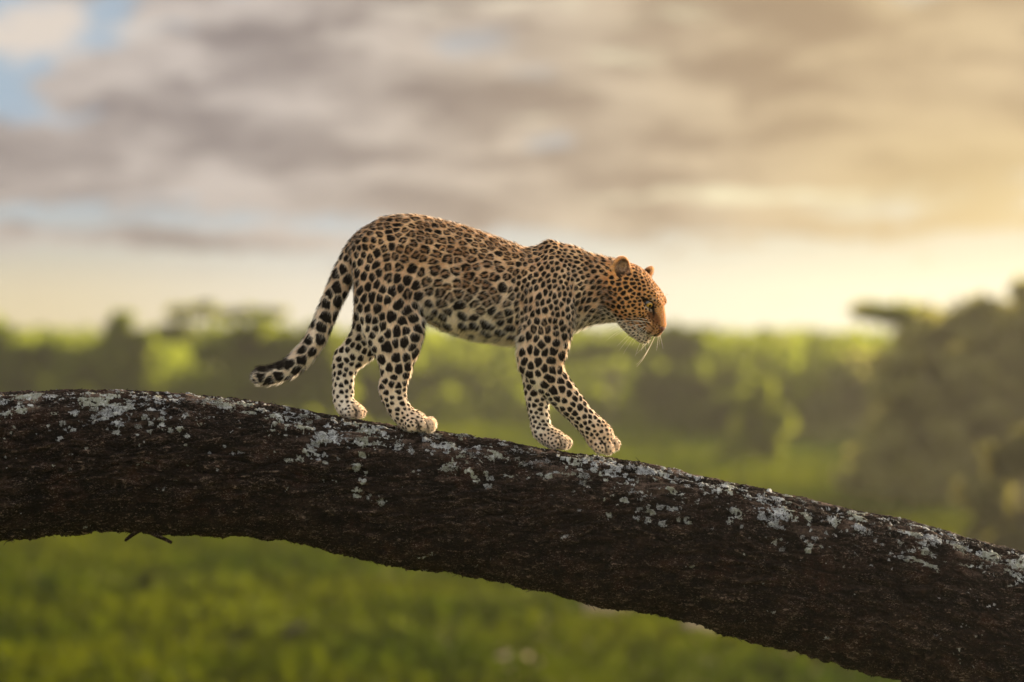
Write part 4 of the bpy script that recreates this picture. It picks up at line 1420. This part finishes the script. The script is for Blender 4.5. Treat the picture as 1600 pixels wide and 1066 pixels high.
M_coat = fur_mat(); M_hair = hair_mat()
leopard = empty("leopard", tuple(W(760, 680)), label="spotted leopard walking down the sloping mossy trunk with its tail hanging", category="leopard")
LO = W(760, 680)
body = link("body", mesh_np("body", to_world(LVb) - LO, LF, True, M_coat, colors={'coat': body_col}), leopard)

# ---- fur
tri = LF[:, [0, 1, 2, 0, 2, 3]].reshape(-1, 3)
A_ = np.cross(LV[tri[:, 1]] - LV[tri[:, 0]], LV[tri[:, 2]] - LV[tri[:, 0]])
area = np.linalg.norm(A_, axis=1)
NH = 420000
wgt = area * (1 + 1.6 * hm[tri[:, 0]])
# the side turned away from the camera carries less fur detail
ti_ = rng.choice(len(tri), NH, p=wgt / wgt.sum())
u = rng.random(NH); vv = rng.random(NH); fl = u + vv > 1; u[fl] = 1 - u[fl]; vv[fl] = 1 - vv[fl]
bw = np.column_stack([1 - u - vv, u, vv])


def bary(A):
    T = tri[ti_]
    if A.ndim == 1: return (A[T] * bw).sum(1)
    return (A[T] * bw[:, :, None]).sum(1)


root = bary(LV); nrm = bary(LN); nrm /= np.linalg.norm(nrm, axis=1, keepdims=True) + 1e-9
hcol = bary(body_col)
flow = np.column_stack([bary(CO['fx']), bary(CO['fy']), bary(CO['fz'])])
flow += 0.35 * np.column_stack([fbm(root / 22, 2, 51), fbm(root / 22, 2, 52), fbm(root / 22, 2, 53)]) + rng.normal(0, .16, (NH, 3))
flow -= nrm * (flow * nrm).sum(1, keepdims=True)
flow /= np.linalg.norm(flow, axis=1, keepdims=True) + 1e-9
ln = bary(CO['len']) * rng.uniform(.7, 1.25, NH)
under = sstep(-nrm[:, 2], .3, .9) * (bary(CO['hm']) < .4) * (root[:, 2] > -560)
ln *= 1 + .15 * under
guard = rng.random(NH) < .15                      # sparse longer pale guard hairs
ln *= np.where(guard, 2.3, 1.0)
lift = rng.uniform(.22, .62, NH) + .12 * under + .25 * guard
gcol = (hcol.max(1, keepdims=True) * np.array([.95, .88, .78]) + .25)
hcol = np.where(guard[:, None] & (hcol.max(1, keepdims=True) > .25), hcol * .5 + .5 * np.minimum(gcol, .82), hcol)
p0 = root - nrm * .4
p1 = root + (flow * .5 + nrm * lift[:, None] * .6) * (ln * .55)[:, None]
p2 = p1 + (flow * .85 + nrm * (lift * .35)[:, None] + np.array([0, 0, -.12])) * (ln * .55)[:, None]
P3 = to_world(np.stack([p0, p1, p2], 1).reshape(-1, 3)) - LO
hair = bpy.data.hair_curves.new("fur")
hair.add_curves([3] * NH)
hair.attributes['position'].data.foreach_set('vector', P3.astype(np.float32).ravel())
rad = hair.attributes.new('radius', 'FLOAT', 'POINT') if 'radius' not in hair.attributes else hair.attributes['radius']
rw = (0.00036 * rng.uniform(.7, 1.3, NH))[:, None] * np.array([1.0, .8, .12])[None, :]
rad.data.foreach_set('value', rw.astype(np.float32).ravel())
ca_ = hair.attributes.new('coat', 'FLOAT_COLOR', 'CURVE')
cc = np.ones((NH, 4), np.float32)
jitc = rng.uniform(.8, 1.22, NH)[:, None]
cc[:, :3] = np.clip(hcol * jitc, .003, .88)
ca_.data.foreach_set('color', cc.ravel())
hair.materials.append(M_hair)
fur = link("fur", hair, leopard, kind="stuff")

# ---- eyes, nose pad, whiskers
def uv_sphere(c, r, axis, nseg=24, nring=16):
    """sphere with its pole along axis (leopard units)"""
    axis = np.array(axis, float); axis /= np.linalg.norm(axis)
    t = np.cross(axis, [0.1, 0.2, 1]); t /= np.linalg.norm(t); b = np.cross(axis, t)
    V = []; F = []
    for i in range(nring + 1):
        ph_ = math.pi * i / nring
        for j in range(nseg):
            th = 2 * math.pi * j / nseg
            V.append(c + r * (math.cos(ph_) * axis + math.sin(ph_) * (math.cos(th) * t + math.sin(th) * b)))
    for i in range(nring):
        for j in range(nseg):
            k_ = (j + 1) % nseg
            F.append((i * nseg + j, (i + 1) * nseg + j, (i + 1) * nseg + k_, i * nseg + k_))
    return np.array(V), np.array(F)


def eye_mat():
    m, g = mat("leopard_eye")
    a = g.new('ShaderNodeAttribute', attribute_name='iris')
    p = g.new('ShaderNodeBsdfPrincipled')
    r = g.n.new('ShaderNodeValToRGB')
    r.color_ramp.elements[0].position = 0; r.color_ramp.elements[0].color = (.004, .003, .002, 1)
    e = r.color_ramp.elements.new(.30); e.color = (.004, .003, .002, 1)
    e = r.color_ramp.elements.new(.36); e.color = (.62, .33, .05, 1)
    e = r.color_ramp.elements.new(.70); e.color = (.36, .20, .03, 1)
    e = r.color_ramp.elements.new(.84); e.color = (.02, .012, .006, 1)
    r.color_ramp.elements[-1].color = (.012, .008, .006, 1)
    g.l.new(a.outputs['Fac'], r.inputs[0]); g.l.new(r.outputs[0], p.inputs['Base Color'])
    p.inputs['Roughness'].default_value = .08; p.inputs['Coat Weight'].default_value = .7
    finish(g, p.outputs[0])
    return m


M_eye = eye_mat()
for s in (1, -1):
    c = hp(42.5, 16.9 * s, 10.0)
    ax_ = np.array([.84, .46 * s, -.12]) @ HM
    V, F = uv_sphere(c, 7.2, ax_)
    an = np.degrees(np.arccos(np.clip(((V - c) / 7.2) @ (ax_ / np.linalg.norm(ax_)), -1, 1))) / 62
    link("eye", mesh_np("eye", to_world(V) - LO, F, True, M_eye, attrs={'iris': np.clip(an, 0, 1)}), leopard)

m_nose, g = mat("nose_leather")
p = g.new('ShaderNodeBsdfPrincipled')
tcn = g.new('ShaderNodeTexCoord')
g.l.new(g.mix(g.noise(tcn.outputs['Object'], 300, 3), (.25, .085, .05), (.10, .035, .025)), p.inputs['Base Color'])
p.inputs['Roughness'].default_value = .45
finish(g, p.outputs[0])
nose_rows = []
ring = 20
NV = []
for i, (f_, sc_) in enumerate(((73.0, 1.0), (77.5, 1.0), (80.2, .86), (81.8, .55), (82.4, .15))):
    for j in range(ring):
        th = 2 * math.pi * j / ring
        x_ = math.cos(th) * 1.2; y_ = math.sin(th) * 1.25
        wid = 9.0 if y_ > -.1 else 9.0 * (1 - .62 * (-y_))        # wide above, narrowing to the lip
        r_ = x_ * wid * sc_; u_ = -10.0 + y_ * (5.6 if y_ > 0 else 7.2) * sc_
        nost = math.exp(-((abs(r_) - 5.2) ** 2 + (u_ + 11) ** 2) / 3.0)
        NV.append(hp(f_ - 2.2 * nost * (i > 0) - .02 * r_ * r_, r_, u_))
NF = [(i * ring + j, i * ring + (j + 1) % ring, (i + 1) * ring + (j + 1) % ring, (i + 1) * ring + j) for i in range(4) for j in range(ring)]
link("nose_pad", mesh_np("nose_pad", to_world(np.array(NV)) - LO, np.array(NF), True, m_nose), leopard)

m_wh, g = mat("whisker_white")
d = g.new('ShaderNodeBsdfDiffuse'); d.inputs['Color'].default_value = (.86, .82, .74, 1)
t = g.new('ShaderNodeBsdfTranslucent'); t.inputs['Color'].default_value = (.9, .84, .72, 1)
mx = g.new('ShaderNodeMixShader'); mx.inputs[0].default_value = .5
g.l.new(d.outputs[0], mx.inputs[1]); g.l.new(t.outputs[0], mx.inputs[2])
finish(g, mx.outputs[0])


def whisker(start, end, sag, r0=.36):
    a = np.array(start, float); b = np.array(end, float)
    pts = []
    for i in range(9):
        t_ = i / 8
        q = a * (1 - t_) + b * t_; q[2] += sag * 4 * t_ * (1 - t_)
        pts.append(q)
    V, F = tube_mesh(pts, [r0 * (1 - .8 * i / 8) for i in range(9)], 4)
    return link("whisker", mesh_np("whisker", to_world(V) - LO, F, True, m_wh), leopard)


# near side: sweep back and down from the pad (ends given as photo px, py with their own depth)
for (f_, u_), (ex, ey, ed), sag in (
        ((62, -12), (944, 508, -40), 4), ((60, -14), (950, 516, -48), 5), ((64, -14), (954, 529, -58), 6), ((61, -17), (946, 532, -52), 7),
        ((64, -18), (965, 548, -58), 6), ((66, -16), (962, 541, -64), 6), ((63, -21), (972, 553, -50), 5), ((66, -21), (985, 540, -55), 3),
        ((68, -19), (990, 556, -52), 4), ((68, -23), (1002, 545, -46), 2), ((66, -10), (958, 503, -62), 3), ((59, -10), (975, 499, -70), 2)):
    whisker(hp(f_, 19.5, u_), (ex, ed, -ey), sag)
# far side and chin hairs, hanging past the chin
for (f_, r_, u_), (ex, ey, ed), sag, w_ in (
        ((70, -12, -20), (996, 574, 28), -5, .5), ((68, -14, -18), (995, 571, 34), -7, .45), ((70, -10, -22), (1003, 566, 24), -4, .4),
        ((66, -14, -22), (994, 554, 20), -3, .36), ((74, -10, -18), (1027, 548, 20), 0, .36), ((76, -8, -18), (1037, 545, 16), 1, .32),
        ((64, 4, -36), (1002, 549, -8), 0, .3), ((60, 0, -37), (1010, 552, -4), 0, .3), ((72, -12, -14), (1032, 540, 30), 1, .3)):
    whisker(hp(f_, r_, u_), (ex, ed, -ey), sag, w_)
# brow hairs
for s in (1, -1):
    for q in range(2):
        a = hp(40 + 4 * q, 16 * s, 29); whisker(a, a + np.array([12 - 5 * q, 8 * s * -1, 1 + 5 * q]) * (1.0), 2, .22)
print("leopard done t", round(time.time() - T0, 1))


print("script built in %.1f s" % (time.time() - T0))
